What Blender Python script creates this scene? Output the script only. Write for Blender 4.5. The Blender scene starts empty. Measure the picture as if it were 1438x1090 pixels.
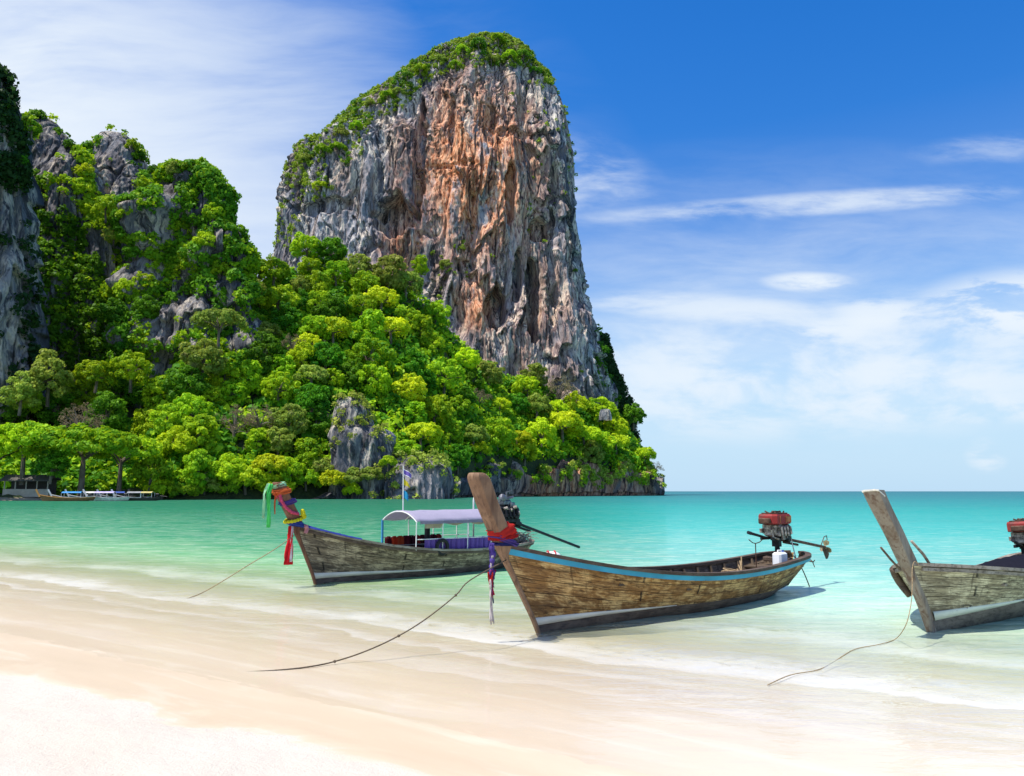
import bpy, math, random
import numpy as np
from mathutils import Vector, Matrix

SC = bpy.context.scene
COL = SC.collection
R = math.radians
# ------------------------------------------------------------------ camera
F = 1118.0                       # focal length in photo pixels (photo 1438 wide)
CAMZ = 2.1
PITCH = math.atan(145.0 / F)
cam_d = bpy.data.cameras.new('camera')
cam = bpy.data.objects.new('camera', cam_d); COL.objects.link(cam)
cam_d.sensor_width = 36.0; cam_d.lens = 36.0 * F / 1438.0
cam_d.clip_start = 0.1; cam_d.clip_end = 60000
cam.location = (0, 0, CAMZ); cam.rotation_euler = (math.pi / 2 + PITCH, 0, 0)
SC.camera = cam
# ------------------------------------------------------------------ light
SUN_EL, SUN_AZ = 65.0, -114.0       # azimuth from +Y, clockwise: behind the camera, to its left
S = Vector((math.sin(R(SUN_AZ)) * math.cos(R(SUN_EL)), math.cos(R(SUN_AZ)) * math.cos(R(SUN_EL)), math.sin(R(SUN_EL))))
sun_d = bpy.data.lights.new('sun', 'SUN'); sun = bpy.data.objects.new('sun', sun_d); COL.objects.link(sun)
sun_d.energy = 4.6; sun_d.angle = R(0.5); sun_d.color = (1.0, 0.955, 0.88)
sun.rotation_euler = S.to_track_quat('Z', 'Y').to_euler(); sun.location = (0, 0, 300)
SC.view_settings.view_transform = 'Standard'; SC.view_settings.look = 'None'
SC.view_settings.exposure = 0.42; SC.view_settings.gamma = 1.0
SC.cycles.max_bounces = 6; SC.cycles.transparent_max_bounces = 12
SC.cycles.diffuse_bounces = 3; SC.cycles.glossy_bounces = 3


class NT:
    """small node-tree helper"""
    def __init__(self, tree):
        self.t = tree; self.n = tree.nodes; self.l = tree.links

    def new(self, typ, **kw):
        n = self.n.new(typ)
        for k, v in kw.items():
            setattr(n, k, v)
        return n

    def put(self, sock, v):
        if v is None:
            return
        if hasattr(v, 'is_output'):
            self.l.new(v, sock)
        else:
            sock.default_value = v

    def m(self, op, a, b=None, c=None, clamp=False):
        n = self.new('ShaderNodeMath', operation=op); n.use_clamp = clamp
        for i, v in enumerate((a, b, c)):
            if v is not None:
                self.put(n.inputs[i], v)
        return n.outputs[0]

    def v(self, op, a, b=None):
        n = self.new('ShaderNodeVectorMath', operation=op)
        self.put(n.inputs[0], a)
        if b is not None:
            self.put(n.inputs['Scale'] if op == 'SCALE' else n.inputs[1], b)
        return n.outputs['Value'] if op in ('DOT_PRODUCT', 'LENGTH', 'DISTANCE') else n.outputs[0]

    def noise(self, vec, scale, detail=4, rough=0.55, dist=0.0, out='Fac'):
        n = self.new('ShaderNodeTexNoise')
        self.put(n.inputs['Vector'], vec)
        n.inputs['Scale'].default_value = scale; n.inputs['Detail'].default_value = detail
        n.inputs['Roughness'].default_value = rough; n.inputs['Distortion'].default_value = dist
        return n.outputs[out]

    def sm(self, x, a, b, lo=0.0, hi=1.0):
        n = self.new('ShaderNodeMapRange', interpolation_type='SMOOTHSTEP')
        self.put(n.inputs[0], x)
        for i, v in enumerate((a, b, lo, hi)):
            self.put(n.inputs[i + 1], v)
        return n.outputs[0]

    def lin(self, x, a, b, lo=0.0, hi=1.0):
        n = self.new('ShaderNodeMapRange'); n.clamp = True
        self.put(n.inputs[0], x)
        for i, v in enumerate((a, b, lo, hi)):
            self.put(n.inputs[i + 1], v)
        return n.outputs[0]

    def mix(self, f, a, b, mode='MIX'):
        n = self.new('ShaderNodeMix', data_type='RGBA', blend_type=mode)
        self.put(n.inputs[0], f)
        for s, v in ((n.inputs[6], a), (n.inputs[7], b)):
            if isinstance(v, tuple) and len(v) == 3:
                v = (*v, 1)
            self.put(s, v)
        return n.outputs[2]

    def ramp(self, f, stops):
        n = self.new('ShaderNodeValToRGB'); self.put(n.inputs[0], f)
        e = n.color_ramp.elements
        while len(e) < len(stops):
            e.new(0.5)
        for q, (p, c) in zip(e, stops):
            q.position = p; q.color = (*c, 1) if len(c) == 3 else c
        return n.outputs[0]

    def xyz(self, vec):
        n = self.new('ShaderNodeSeparateXYZ'); self.put(n.inputs[0], vec); return n.outputs

    def comb(self, x, y, z):
        n = self.new('ShaderNodeCombineXYZ')
        for i, v in enumerate((x, y, z)):
            self.put(n.inputs[i], v)
        return n.outputs[0]

    def scl(self, vec, s):
        n = self.new('ShaderNodeVectorMath', operation='MULTIPLY'); self.put(n.inputs[0], vec)
        n.inputs[1].default_value = s
        return n.outputs[0]

    def pos(self):
        return self.new('ShaderNodeNewGeometry').outputs['Position']

    def obj(self):
        return self.new('ShaderNodeTexCoord').outputs['Object']

    def bump(self, h, strength=0.5, dist=0.1, normal=None):
        n = self.new('ShaderNodeBump')
        self.put(n.inputs['Strength'], strength); n.inputs['Distance'].default_value = dist
        self.put(n.inputs['Height'], h)
        if normal is not None:
            self.put(n.inputs['Normal'], normal)
        return n.outputs[0]


def srgb(r, g, b, k=1.0):
    f = lambda c: ((c / 255 + 0.055) / 1.055) ** 2.4 if c > 10 else c / 255 / 12.92
    return tuple(min(0.95, f(c) * k) for c in (r, g, b))


def new_mat(name):
    m = bpy.data.materials.new(name); m.use_nodes = True
    t = NT(m.node_tree); p = m.node_tree.nodes['Principled BSDF']
    return m, t, p


# ------------------------------------------------------------------ sky
w = bpy.data.worlds.new('World'); SC.world = w; w.use_nodes = True
t = NT(w.node_tree); bg = w.node_tree.nodes['Background']
sky = t.new('ShaderNodeTexSky', sky_type='NISHITA')
sky.sun_disc = False; sky.sun_elevation = R(SUN_EL); sky.sun_rotation = R(SUN_AZ)
sky.air_density = 1.0; sky.dust_density = 0.6; sky.ozone_density = 3.0
dvec = t.new('ShaderNodeTexCoord').outputs['Generated']
dx, dy, dz = t.xyz(dvec)[0:3]
yy = t.m('MAXIMUM', dy, 0.05)
A = t.m('DIVIDE', dx, yy)          # tan of azimuth
E = t.m('DIVIDE', t.m('MAXIMUM', dz, 0.0), yy)   # tan of elevation
hsv = t.new('ShaderNodeHueSaturation'); hsv.inputs['Hue'].default_value = 0.510
t.put(hsv.inputs['Saturation'], t.lin(dz, 0.0, 0.42, 1.05, 1.42)); t.put(hsv.inputs['Value'], t.lin(dz, 0.02, 0.5, 1.25, 1.50))
t.l.new(sky.outputs[0], hsv.inputs['Color'])
skyc = hsv.outputs[0]
EV = t.comb(A, E, 0.0)


def blob(a, e, ra, re, tilt=0.0, lo=0.0, hi=1.0):
    """soft ellipse in tangent space of the sky direction"""
    da = t.m('SUBTRACT', A, a); de = t.m('SUBTRACT', E, e)
    c, s = math.cos(tilt), math.sin(tilt)
    u = t.m('DIVIDE', t.m('ADD', t.m('MULTIPLY', da, c), t.m('MULTIPLY', de, s)), ra)
    v = t.m('DIVIDE', t.m('SUBTRACT', t.m('MULTIPLY', de, c), t.m('MULTIPLY', da, s)), re)
    r = t.m('ADD', t.m('MULTIPLY', u, u), t.m('MULTIPLY', v, v))
    return t.sm(r, 1.0, 0.0, lo, hi)


def PE(px, py):
    """photo pixel -> tangent sky coordinates"""
    cx, cy = (px - 719) / F, (545 - py) / F
    y = math.cos(PITCH) - cy * math.sin(PITCH); z = math.sin(PITCH) + cy * math.cos(PITCH)
    return cx / y, z / y


warp = t.noise(t.scl(EV, (2.0, 5.0, 1)), 1.0, 3, 0.5, 0, 'Color')
wv = t.v('ADD', EV, t.v('SCALE', t.v('SUBTRACT', warp, (0.5, 0.5, 0.5)), 0.12))
rot = t.new('ShaderNodeMapping'); t.put(rot.inputs[0], wv); rot.inputs['Rotation'].default_value = (0, 0, R(-8)); rot.inputs['Scale'].default_value = (2.2, 9.0, 1)
cn1 = t.noise(rot.outputs[0], 1.6, 9, 0.62)
rot2 = t.new('ShaderNodeMapping'); t.put(rot2.inputs[0], wv); rot2.inputs['Rotation'].default_value = (0, 0, R(35)); rot2.inputs['Scale'].default_value = (1.0, 5.0, 1)
cn2 = t.noise(rot2.outputs[0], 1.3, 9, 0.6)
cn3 = t.noise(t.scl(wv, (5, 14, 1)), 1.5, 8, 0.6)
cloud = None


def add_cloud(mask, noise, lo, hi, gain):
    global cloud
    c = t.m('MULTIPLY', t.m('MULTIPLY', mask, t.sm(noise, lo, hi)), gain)
    cloud = c if cloud is None else t.m('SUBTRACT', 1.0, t.m('MULTIPLY', t.m('SUBTRACT', 1.0, cloud), t.m('SUBTRACT', 1.0, c)))


def pblob(px, py, rx, ry, tilt=0.0):
    a, e = PE(px, py)
    return blob(a, e, rx / F, ry / F, tilt)


def wide(px, py, rx, ry, tilt):
    """very soft veil: linear fall-off"""
    a, e = PE(px, py); c, s_ = math.cos(tilt), math.sin(tilt)
    da = t.m('SUBTRACT', A, a); de = t.m('SUBTRACT', E, e)
    u_ = t.m('DIVIDE', t.m('ADD', t.m('MULTIPLY', da, c), t.m('MULTIPLY', de, s_)), rx / F)
    v_ = t.m('DIVIDE', t.m('SUBTRACT', t.m('MULTIPLY', de, c), t.m('MULTIPLY', da, s_)), ry / F)
    r_ = t.m('SQRT', t.m('ADD', t.m('MULTIPLY', u_, u_), t.m('MULTIPLY', v_, v_)))
    return t.lin(r_, 1.0, 0.15)


add_cloud(wide(-60, 60, 1000, 540, R(-38)), cn2, 0.12, 0.62, 1.0)
add_cloud(wide(260, 380, 640, 470, R(-30)), cn2, 0.0, 0.75, 0.75)
add_cloud(wide(520, 180, 640, 330, R(-50)), cn2, 0.40, 0.75, 0.35)
add_cloud(pblob(1180, 508, 620, 120, R(3)), cn3, 0.36, 0.66, 0.70)
add_cloud(pblob(1100, 545, 520, 90, R(1)), cn3, 0.35, 0.62, 0.55)
add_cloud(pblob(1460, 430, 200, 66, R(0)), cn3, 0.44, 0.56, 0.95)
add_cloud(pblob(1135, 396, 78, 18, R(0)), cn3, 0.30, 0.52, 0.95)
add_cloud(pblob(1240, 440, 84, 28, R(0)), cn3, 0.40, 0.58, 0.75)
add_cloud(pblob(1150, 286, 430, 22, R(4)), cn1, 0.36, 0.62, 0.70)
add_cloud(pblob(980, 432, 230, 26, R(-4)), cn1, 0.38, 0.62, 0.65)
add_cloud(pblob(1170, 466, 110, 22, R(8)), cn3, 0.40, 0.58, 0.7)
add_cloud(wide(815, 250, 150, 80, R(-20)), cn3, 0.38, 0.75, 0.7)
add_cloud(pblob(1400, 208, 150, 30, R(5)), cn1, 0.40, 0.72, 0.40)
add_cloud(pblob(1400, 574, 240, 24, R(0)), cn3, 0.38, 0.6, 0.6)
add_cloud(pblob(1385, 640, 36, 30, R(0)), cn3, 0.40, 0.60, 0.6)
add_cloud(wide(1150, 430, 900, 260, R(0)), cn1, 0.25, 0.85, 0.55)
front = t.sm(dy, 0.02, 0.25)
cloud = t.m('MULTIPLY', cloud, front)
back = t.m('MULTIPLY', t.m('SUBTRACT', 1.0, front), t.sm(t.noise(dvec, 2.2, 6, 0.6), 0.45, 0.75, 0.0, 0.7))
cloud = t.m('ADD', cloud, back, clamp=True)
# pale humid air near the horizon
hz = t.sm(dz, 0.34, 0.0, 0.0, 0.92)
base = t.mix(hz, skyc, (3.9, 5.6, 7.2))
fin = t.mix(cloud, base, (6.3, 6.9, 7.5))
t.l.new(fin, bg.inputs['Color']); bg.inputs['Strength'].default_value = 0.10


# ------------------------------------------------------------------ projection
def W(px, py, y):
    """point at distance y (world +Y) seen at photo pixel px, py"""
    cx, cy = (px - 719) / F, (545 - py) / F
    dy_ = math.cos(PITCH) - cy * math.sin(PITCH); dz_ = math.sin(PITCH) + cy * math.cos(PITCH)
    k = y / dy_
    return np.array((cx * k, y, CAMZ + dz_ * k))


def G(px, py, z=0.0):
    cx, cy = (px - 719) / F, (545 - py) / F
    dy_ = math.cos(PITCH) - cy * math.sin(PITCH); dz_ = math.sin(PITCH) + cy * math.cos(PITCH)
    k = (z - CAMZ) / dz_
    return np.array((cx * k, dy_ * k, z))


# ------------------------------------------------------------------ noise in numpy
def _h(ix, iy, iz, seed):
    h = (ix.astype(np.uint32) * np.uint32(374761393) + iy.astype(np.uint32) * np.uint32(668265263)
         + iz.astype(np.uint32) * np.uint32(2246822519) + np.uint32(seed * 3266489917 & 0xffffffff))
    h = (h ^ (h >> np.uint32(13))) * np.uint32(1274126177)
    return h ^ (h >> np.uint32(16))


_GR = np.array([(1, 1, 0), (-1, 1, 0), (1, -1, 0), (-1, -1, 0), (1, 0, 1), (-1, 0, 1), (1, 0, -1), (-1, 0, -1),
                (0, 1, 1), (0, -1, 1), (0, 1, -1), (0, -1, -1)], dtype=np.float32)


def pn(x, y, z, seed=0):
    x, y, z = [np.asarray(a, dtype=np.float64) for a in np.broadcast_arrays(x, y, z)]
    fx, fy, fz = np.floor(x), np.floor(y), np.floor(z)
    ix, iy, iz = fx.astype(np.int64), fy.astype(np.int64), fz.astype(np.int64)
    x, y, z = (x - fx), (y - fy), (z - fz)
    f = lambda a: a * a * a * (a * (a * 6 - 15) + 10)
    u, v, w_ = f(x), f(y), f(z)
    res = []
    for dz_ in (0, 1):
        for dy_ in (0, 1):
            for dx_ in (0, 1):
                g = _GR[_h(ix + dx_, iy + dy_, iz + dz_, seed) % np.uint32(12)]
                res.append(g[..., 0] * (x - dx_) + g[..., 1] * (y - dy_) + g[..., 2] * (z - dz_))
    a = res[0] + u * (res[1] - res[0]); b = res[2] + u * (res[3] - res[2])
    c = res[4] + u * (res[5] - res[4]); d = res[6] + u * (res[7] - res[6])
    a = a + v * (b - a); c = c + v * (d - c)
    return a + w_ * (c - a)


def fbm(x, y, z, o=4, seed=0, g=0.5):
    s = 0; a = 1.0; k = 1.0
    for i in range(o):
        s = s + a * pn(x * k, y * k, z * k, seed + i * 7); a *= g; k *= 2.03
    return s


def ridge(x, y, z, o=3, seed=0):
    s = 0; a = 1.0; k = 1.0; n = 0
    for i in range(o):
        s = s + a * (1 - np.abs(pn(x * k, y * k, z * k, seed + i * 5)) * 2); n += a; a *= 0.5; k *= 2.1
    return s / n


def sstep(x, a, b):
    q = np.clip((x - a) / (b - a), 0, 1); return q * q * (3 - 2 * q)


# ------------------------------------------------------------------ mesh helpers
def mesh(name, v, f, mat=None, parent=None, smooth=False, uv=None, attrs=None, loc=None):
    """one mesh object; f is a list of tuples or an (n,k) array"""
    v = np.asarray(v, dtype=np.float32)
    me = bpy.data.meshes.new(name)
    if loc is not None:
        v = v - np.asarray(loc, dtype=np.float32)
    if isinstance(f, np.ndarray):
        n, k = f.shape
        me.vertices.add(len(v)); me.vertices.foreach_set('co', v.ravel())
        me.loops.add(n * k); me.loops.foreach_set('vertex_index', f.astype(np.int32).ravel())
        me.polygons.add(n); me.polygons.foreach_set('loop_start', np.arange(0, n * k, k, dtype=np.int32))
        me.polygons.foreach_set('loop_total', np.full(n, k, dtype=np.int32))
        me.update(calc_edges=True)
    else:
        me.from_pydata(v.tolist(), [], f); me.update()
    if smooth:
        me.polygons.foreach_set('use_smooth', np.ones(len(me.polygons), dtype=bool))
    if uv is not None:       # per-vertex uv
        L = me.uv_layers.new(name='UVMap')
        li = np.empty(len(me.loops), dtype=np.int32); me.loops.foreach_get('vertex_index', li)
        L.data.foreach_set('uv', np.asarray(uv, dtype=np.float32)[li].ravel())
    for k_, a in (attrs or {}).items():
        at = me.attributes.new(k_, 'FLOAT', 'POINT'); at.data.foreach_set('value', np.asarray(a, dtype=np.float32).ravel())
    for m_ in (mat if isinstance(mat, (list, tuple)) else [mat]):
        if m_:
            me.materials.append(m_)
    o = bpy.data.objects.new(name, me); COL.objects.link(o)
    if loc is not None:
        o.location = loc
    if parent is not None:
        o.parent = parent
    return o


def tag(o, label=None, cat=None, group=None, kind=None):
    if label: o['label'] = label
    if cat: o['category'] = cat
    if group: o['group'] = group
    if kind: o['kind'] = kind
    return o


def empty(name, loc, label=None, cat=None, group=None, rz=0.0, rot=None):
    o = bpy.data.objects.new(name, None); COL.objects.link(o); o.location = loc
    o.rotation_euler = rot if rot else (0, 0, rz); o.empty_display_size = 0.3
    return tag(o, label, cat, group)


def copy_tree(o, parent=None):
    c = o.copy(); COL.objects.link(c)
    if parent is not None:
        c.parent = parent
    for ch in list(o.children):
        copy_tree(ch, c)
    return c


def grid_faces(nu, nv, wrap=False, off=0):
    """vertex index = i*nv + j; i in nu (wrap optional), j in nv"""
    I = np.arange(nu if wrap else nu - 1)[:, None]; J = np.arange(nv - 1)[None, :]
    I2 = (I + 1) % nu
    return np.stack([I * nv + J, I2 * nv + J, I2 * nv + J + 1, I * nv + J + 1], -1).reshape(-1, 4) + off


class MB:
    def __init__(self):
        self.v = []; self.f = []

    def add(self, v, f):
        o = len(self.v)
        self.v += [tuple(map(float, p)) for p in v]; self.f += [tuple(int(i) + o for i in q) for q in f]
        return self

    def box(self, c, s, rot=None, bev=0.0):
        x, y, z = s[0] / 2, s[1] / 2, s[2] / 2
        if bev <= 0:
            p = [(a * x, b * y, d * z) for d in (-1, 1) for a, b in ((-1, -1), (1, -1), (1, 1), (-1, 1))]
            f = [(3, 2, 1, 0), (4, 5, 6, 7), (0, 1, 5, 4), (1, 2, 6, 5), (2, 3, 7, 6), (3, 0, 4, 7)]
        else:
            p = []; f = []
            k = bev
            for zz, ins in ((-z, k), (-z + k, 0), (z - k, 0), (z, k)):
                xx, yy_ = x - ins, y - ins
                kk = k if ins == 0 else k * 0.5
                p += [(-xx + kk, -yy_, zz), (xx - kk, -yy_, zz), (xx, -yy_ + kk, zz), (xx, yy_ - kk, zz),
                      (xx - kk, yy_, zz), (-xx + kk, yy_, zz), (-xx, yy_ - kk, zz), (-xx, -yy_ + kk, zz)]
            for r in range(3):
                for i in range(8):
                    j = (i + 1) % 8
                    f.append((r * 8 + i, r * 8 + j, r * 8 + 8 + j, r * 8 + 8 + i))
            f += [tuple(range(7, -1, -1)), tuple(range(24, 32))]
        M = rot if rot is not None else Matrix.Identity(3)
        return self.add([tuple(M @ Vector(q) + Vector(c)) for q in p], f)

    def tube(self, pts, r, n=8, caps=True, flat=1.0):
        pts = [Vector(p) for p in pts]
        rs = r if isinstance(r, (list, tuple)) else [r] * len(pts)
        T = [(pts[min(i + 1, len(pts) - 1)] - pts[max(i - 1, 0)]).normalized() for i in range(len(pts))]
        up = Vector((0, 0, 1)) if abs(T[0].z) < 0.9 else Vector((1, 0, 0))
        vs = []; fs = []
        for p, d, q in zip(pts, T, rs):
            a = d.cross(up)
            if a.length < 1e-4:
                a = d.orthogonal()
            a.normalize(); b = a.cross(d).normalized(); up = b
            for k in range(n):
                an = 2 * math.pi * k / n
                vs.append(tuple(p + a * math.cos(an) * q + b * math.sin(an) * q * flat))
        for i in range(len(pts) - 1):
            for k in range(n):
                k2 = (k + 1) % n
                fs.append((i * n + k, i * n + k2, (i + 1) * n + k2, (i + 1) * n + k))
        if caps:
            fs.append(tuple(range(n - 1, -1, -1))); fs.append(tuple((len(pts) - 1) * n + k for k in range(n)))
        return self.add(vs, fs)

    def loft(self, rings, closed=True, caps=True):
        n = len(rings[0]); vs = [p for r_ in rings for p in r_]; fs = []
        for i in range(len(rings) - 1):
            for k in range(n if closed else n - 1):
                k2 = (k + 1) % n
                fs.append((i * n + k, i * n + k2, (i + 1) * n + k2, (i + 1) * n + k))
        if caps and closed:
            fs.append(tuple(range(n - 1, -1, -1))); fs.append(tuple((len(rings) - 1) * n + k for k in range(n)))
        return self.add(vs, fs)

    def ball(self, c, r, nu=10, nv=7, sq=(1, 1, 1)):
        vs = []; fs = []
        for j in range(nv + 1):
            ph = math.pi * j / nv
            for i in range(nu):
                th = 2 * math.pi * i / nu
                vs.append((c[0] + r * sq[0] * math.sin(ph) * math.cos(th), c[1] + r * sq[1] * math.sin(ph) * math.sin(th), c[2] + r * sq[2] * math.cos(ph)))
        for j in range(nv):
            for i in range(nu):
                i2 = (i + 1) % nu
                fs.append((j * nu + i, (j + 1) * nu + i, (j + 1) * nu + i2, j * nu + i2))
        return self.add(vs, fs)

    def torus(self, c, R_, r, axis=Vector((0, 0, 1)), nu=24, nv=8, a0=0, a1=2 * math.pi):
        q = Vector((0, 0, 1)).rotation_difference(Vector(axis).normalized())
        pts = [Vector(c) + q @ Vector((R_ * math.cos(a0 + (a1 - a0) * i / nu), R_ * math.sin(a0 + (a1 - a0) * i / nu), 0)) for i in range(nu + 1)]
        return self.tube(pts, r, nv, caps=True)

    def build(self, name, mat, parent=None, smooth=False, uv=None, loc=None):
        v = np.array(self.v)
        return mesh(name, v, self.f, mat, parent, smooth, uv, None, loc)


# ------------------------------------------------------------------ materials
def flat_mat(name, col, rough=0.6, metal=0.0, var=0.25, scale=8.0, bump=0.0, spec=0.3):
    m, t, p = new_mat(name)
    n = t.noise(t.obj(), scale, 5, 0.6)
    c = t.mix(t.sm(n, 0.3, 0.7), tuple(x * (1 - var) for x in col), tuple(min(1, x * (1 + var)) for x in col))
    t.l.new(c, p.inputs['Base Color']); p.inputs['Roughness'].default_value = rough
    p.inputs['Metallic'].default_value = metal; p.inputs['Specular IOR Level'].default_value = spec
    if bump:
        t.l.new(t.bump(n, bump, 0.02), p.inputs['Normal'])
    return m


def cloth_mat(name, col, var=0.18):
    m, t, p = new_mat(name)
    n = t.noise(t.obj(), 14.0, 4, 0.6)
    c = t.mix(n, tuple(x * (1 - var) for x in col), tuple(min(1, x * (1 + var)) for x in col))
    t.l.new(c, p.inputs['Base Color']); p.inputs['Roughness'].default_value = 0.85
    p.inputs['Specular IOR Level'].default_value = 0.1
    tr = t.new('ShaderNodeBsdfTranslucent'); t.l.new(c, tr.inputs[0])
    mx = t.new('ShaderNodeMixShader'); mx.inputs[0].default_value = 0.35
    t.l.new(p.outputs[0], mx.inputs[1]); t.l.new(tr.outputs[0], mx.inputs[2])
    t.l.new(mx.outputs[0], t.n['Material Output'].inputs[0])
    return m


def hull_mat(name, ca, cb, cdark, rows=7.0, blen=2.1, dirt=0.5, wet=(0.05, 0.035, 0.02)):
    """weathered planks laid along the hull; uv.x = metres along, uv.y = 0..1 up the side"""
    m, t, p = new_mat(name)
    uv = t.new('ShaderNodeUVMap').outputs[0]
    wob = t.noise(t.scl(uv, (1.2, 1.5, 1)), 1.5, 3, 0.5, 0, 'Color')
    uv2 = t.v('ADD', t.scl(uv, (1, rows, 1)), t.scl(t.v('SUBTRACT', wob, (0.5, 0.5, 0.5)), (0.12, 0.50, 0)))
    br = t.new('ShaderNodeTexBrick'); t.put(br.inputs['Vector'], uv2)
    br.inputs['Scale'].default_value = 1.0; br.inputs['Brick Width'].default_value = blen; br.inputs['Row Height'].default_value = 1.0
    br.inputs['Mortar Size'].default_value = 0.03; br.inputs['Mortar Smooth'].default_value = 0.8
    br.inputs['Color1'].default_value = (0, 0, 0, 1); br.inputs['Color2'].default_value = (1, 1, 1, 1); br.inputs['Mortar'].default_value = (.5, .5, .5, 1)
    br.offset = 0.37
    plank = br.outputs['Color']; seam = br.outputs['Fac']
    grain = t.noise(t.scl(uv, (1.1, 26, 1)), 2.4, 8, 0.72, 0.3)
    big = t.noise(t.scl(uv, (1.5, 3.4, 1)), 1.7, 6, 0.7, 0.3)
    blot = t.noise(t.scl(uv, (2.2, 8, 1)), 2.6, 6, 0.75, 0.2)
    c = t.mix(t.sm(big, 0.43, 0.57), tuple(x * 0.72 for x in ca), tuple(min(.8, x * 1.12) for x in cb))
    c = t.mix(t.sm(t.noise(t.scl(uv, (0.8, 4.5, 1)), 1.8, 8, 0.70, 0.4), 0.46, 0.62, 0, 0.85), c, cdark)
    c = t.mix(t.m('MULTIPLY', plank, 0.35), c, tuple(x * 1.5 for x in ca))
    c = t.mix(t.sm(grain, 0.44, 0.60, 0.0, 0.80), c, cdark)
    c = t.mix(t.sm(blot, 0.54, 0.66, 0.0, dirt), c, tuple(x * 0.45 for x in cdark))
    c = t.mix(t.m('MULTIPLY', seam, t.sm(blot, 0.38, 0.60, 0.65, 1.0)), c, tuple(x * 0.22 for x in cdark))
    vv = t.xyz(uv)[1]
    drip = t.noise(t.scl(uv, (9, 0.9, 1)), 1.5, 6, 0.75, 0.3)
    c = t.mix(t.m('MULTIPLY', t.sm(drip, 0.54, 0.66), t.sm(vv, 0.35, 0.95, 0.15, 0.75)), c, tuple(x * 0.8 for x in cdark))
    c = t.mix(t.sm(t.m('ADD', vv, t.m('MULTIPLY', big, 0.12)), 0.38, 0.18, 0, 0.45), c, wet)
    t.l.new(c, p.inputs['Base Color'])
    p.inputs['Roughness'].default_value = 0.72; p.inputs['Specular IOR Level'].default_value = 0.25
    h = t.m('SUBTRACT', t.m('MULTIPLY', grain, 0.35), t.m('MULTIPLY', seam, 1.0))
    h = t.m('ADD', h, t.m('MULTIPLY', plank, 0.25))
    t.l.new(t.bump(h, 0.9, 0.02), p.inputs['Normal'])
    return m


def wood_mat(name, ca, cb, cdark, axis=(1, 6, 6), scale=3.0, rough=0.7):
    m, t, p = new_mat(name)
    o = t.obj()
    g = t.noise(t.scl(o, axis), scale, 7, 0.68, 0.5)
    b = t.noise(o, 2.2, 5, 0.65)
    c = t.mix(t.sm(b, 0.35, 0.65), ca, cb)
    c = t.mix(t.sm(g, 0.45, 0.68, 0, 0.8), c, cdark)
    t.l.new(c, p.inputs['Base Color']); p.inputs['Roughness'].default_value = rough
    p.inputs['Specular IOR Level'].default_value = 0.25
    t.l.new(t.bump(g, 0.6, 0.012), p.inputs['Normal'])
    return m


def paint_mat(name, col, under=(0.09, 0.06, 0.04), wear=0.5, rough=0.5):
    m, t, p = new_mat(name)
    o = t.obj()
    n = t.noise(t.scl(o, (1, 1, 2)), 7.0, 7, 0.72)
    n2 = t.noise(o, 1.6, 3, 0.5)
    c = t.mix(t.sm(n2, 0.3, 0.7), tuple(x * 0.8 for x in col), tuple(min(0.9, x * 1.15) for x in col))
    c = t.mix(t.sm(n, 0.60 - 0.1 * (wear - 0.5), 0.68, 0, 0.9), c, under)
    t.l.new(c, p.inputs['Base Color']); p.inputs['Roughness'].default_value = rough
    t.l.new(t.bump(n, 0.3, 0.01), p.inputs['Normal'])
    return m


def leaf_mat(name, light, dark, dry=None, transl=0.35, k=1.0):
    m, t, p = new_mat(name)
    at = t.new('ShaderNodeAttribute', attribute_name='var').outputs['Fac']
    rnd = t.new('ShaderNodeObjectInfo').outputs['Random']
    ps = t.pos()
    pat = t.noise(ps, 0.09, 3, 0.6)
    f = t.m('ADD', t.m('MULTIPLY', at, 0.75), t.m('MULTIPLY', t.m('SUBTRACT', pat, 0.5), 0.9), clamp=True)
    c = t.mix(f, tuple(x * k for x in dark), tuple(x * k for x in light))
    hs = t.new('ShaderNodeHueSaturation'); t.put(hs.inputs['Color'], c)
    t.put(hs.inputs['Hue'], t.lin(rnd, 0, 1, 0.492, 0.528)); t.put(hs.inputs['Value'], t.lin(t.m('FRACT', t.m('MULTIPLY', rnd, 7.13)), 0, 1, 0.72, 1.25))
    c = hs.outputs[0]
    if dry:
        c = t.mix(t.sm(t.noise(ps, 0.25, 3, 0.6), 0.55, 0.75, 0, 0.6), c, dry)
    t.l.new(c, p.inputs['Base Color']); p.inputs['Roughness'].default_value = 0.55
    p.inputs['Specular IOR Level'].default_value = 0.12
    tr = t.new('ShaderNodeBsdfTranslucent'); t.put(tr.inputs[0], t.mix(0.5, c, tuple(x * k for x in light)))
    mx = t.new('ShaderNodeMixShader'); mx.inputs[0].default_value = transl
    t.l.new(p.outputs[0], mx.inputs[1]); t.l.new(tr.outputs[0], mx.inputs[2])
    t.l.new(mx.outputs[0], t.n['Material Output'].inputs[0])
    return m


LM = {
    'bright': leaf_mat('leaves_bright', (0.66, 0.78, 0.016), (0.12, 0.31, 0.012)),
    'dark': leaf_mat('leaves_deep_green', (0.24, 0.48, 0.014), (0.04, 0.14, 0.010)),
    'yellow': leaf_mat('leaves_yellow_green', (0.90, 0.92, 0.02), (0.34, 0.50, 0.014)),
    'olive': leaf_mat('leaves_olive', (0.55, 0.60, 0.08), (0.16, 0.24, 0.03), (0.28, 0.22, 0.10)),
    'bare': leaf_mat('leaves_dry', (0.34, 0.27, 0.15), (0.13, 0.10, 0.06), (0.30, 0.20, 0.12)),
    'shade': leaf_mat('leaves_shade', (0.055, 0.12, 0.02), (0.015, 0.045, 0.012)),  # darkened green, shade put into the leaf colour
    'tuft': leaf_mat('leaves_cliff', (0.50, 0.60, 0.04), (0.12, 0.20, 0.02), (0.25, 0.22, 0.09)),
}
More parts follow.
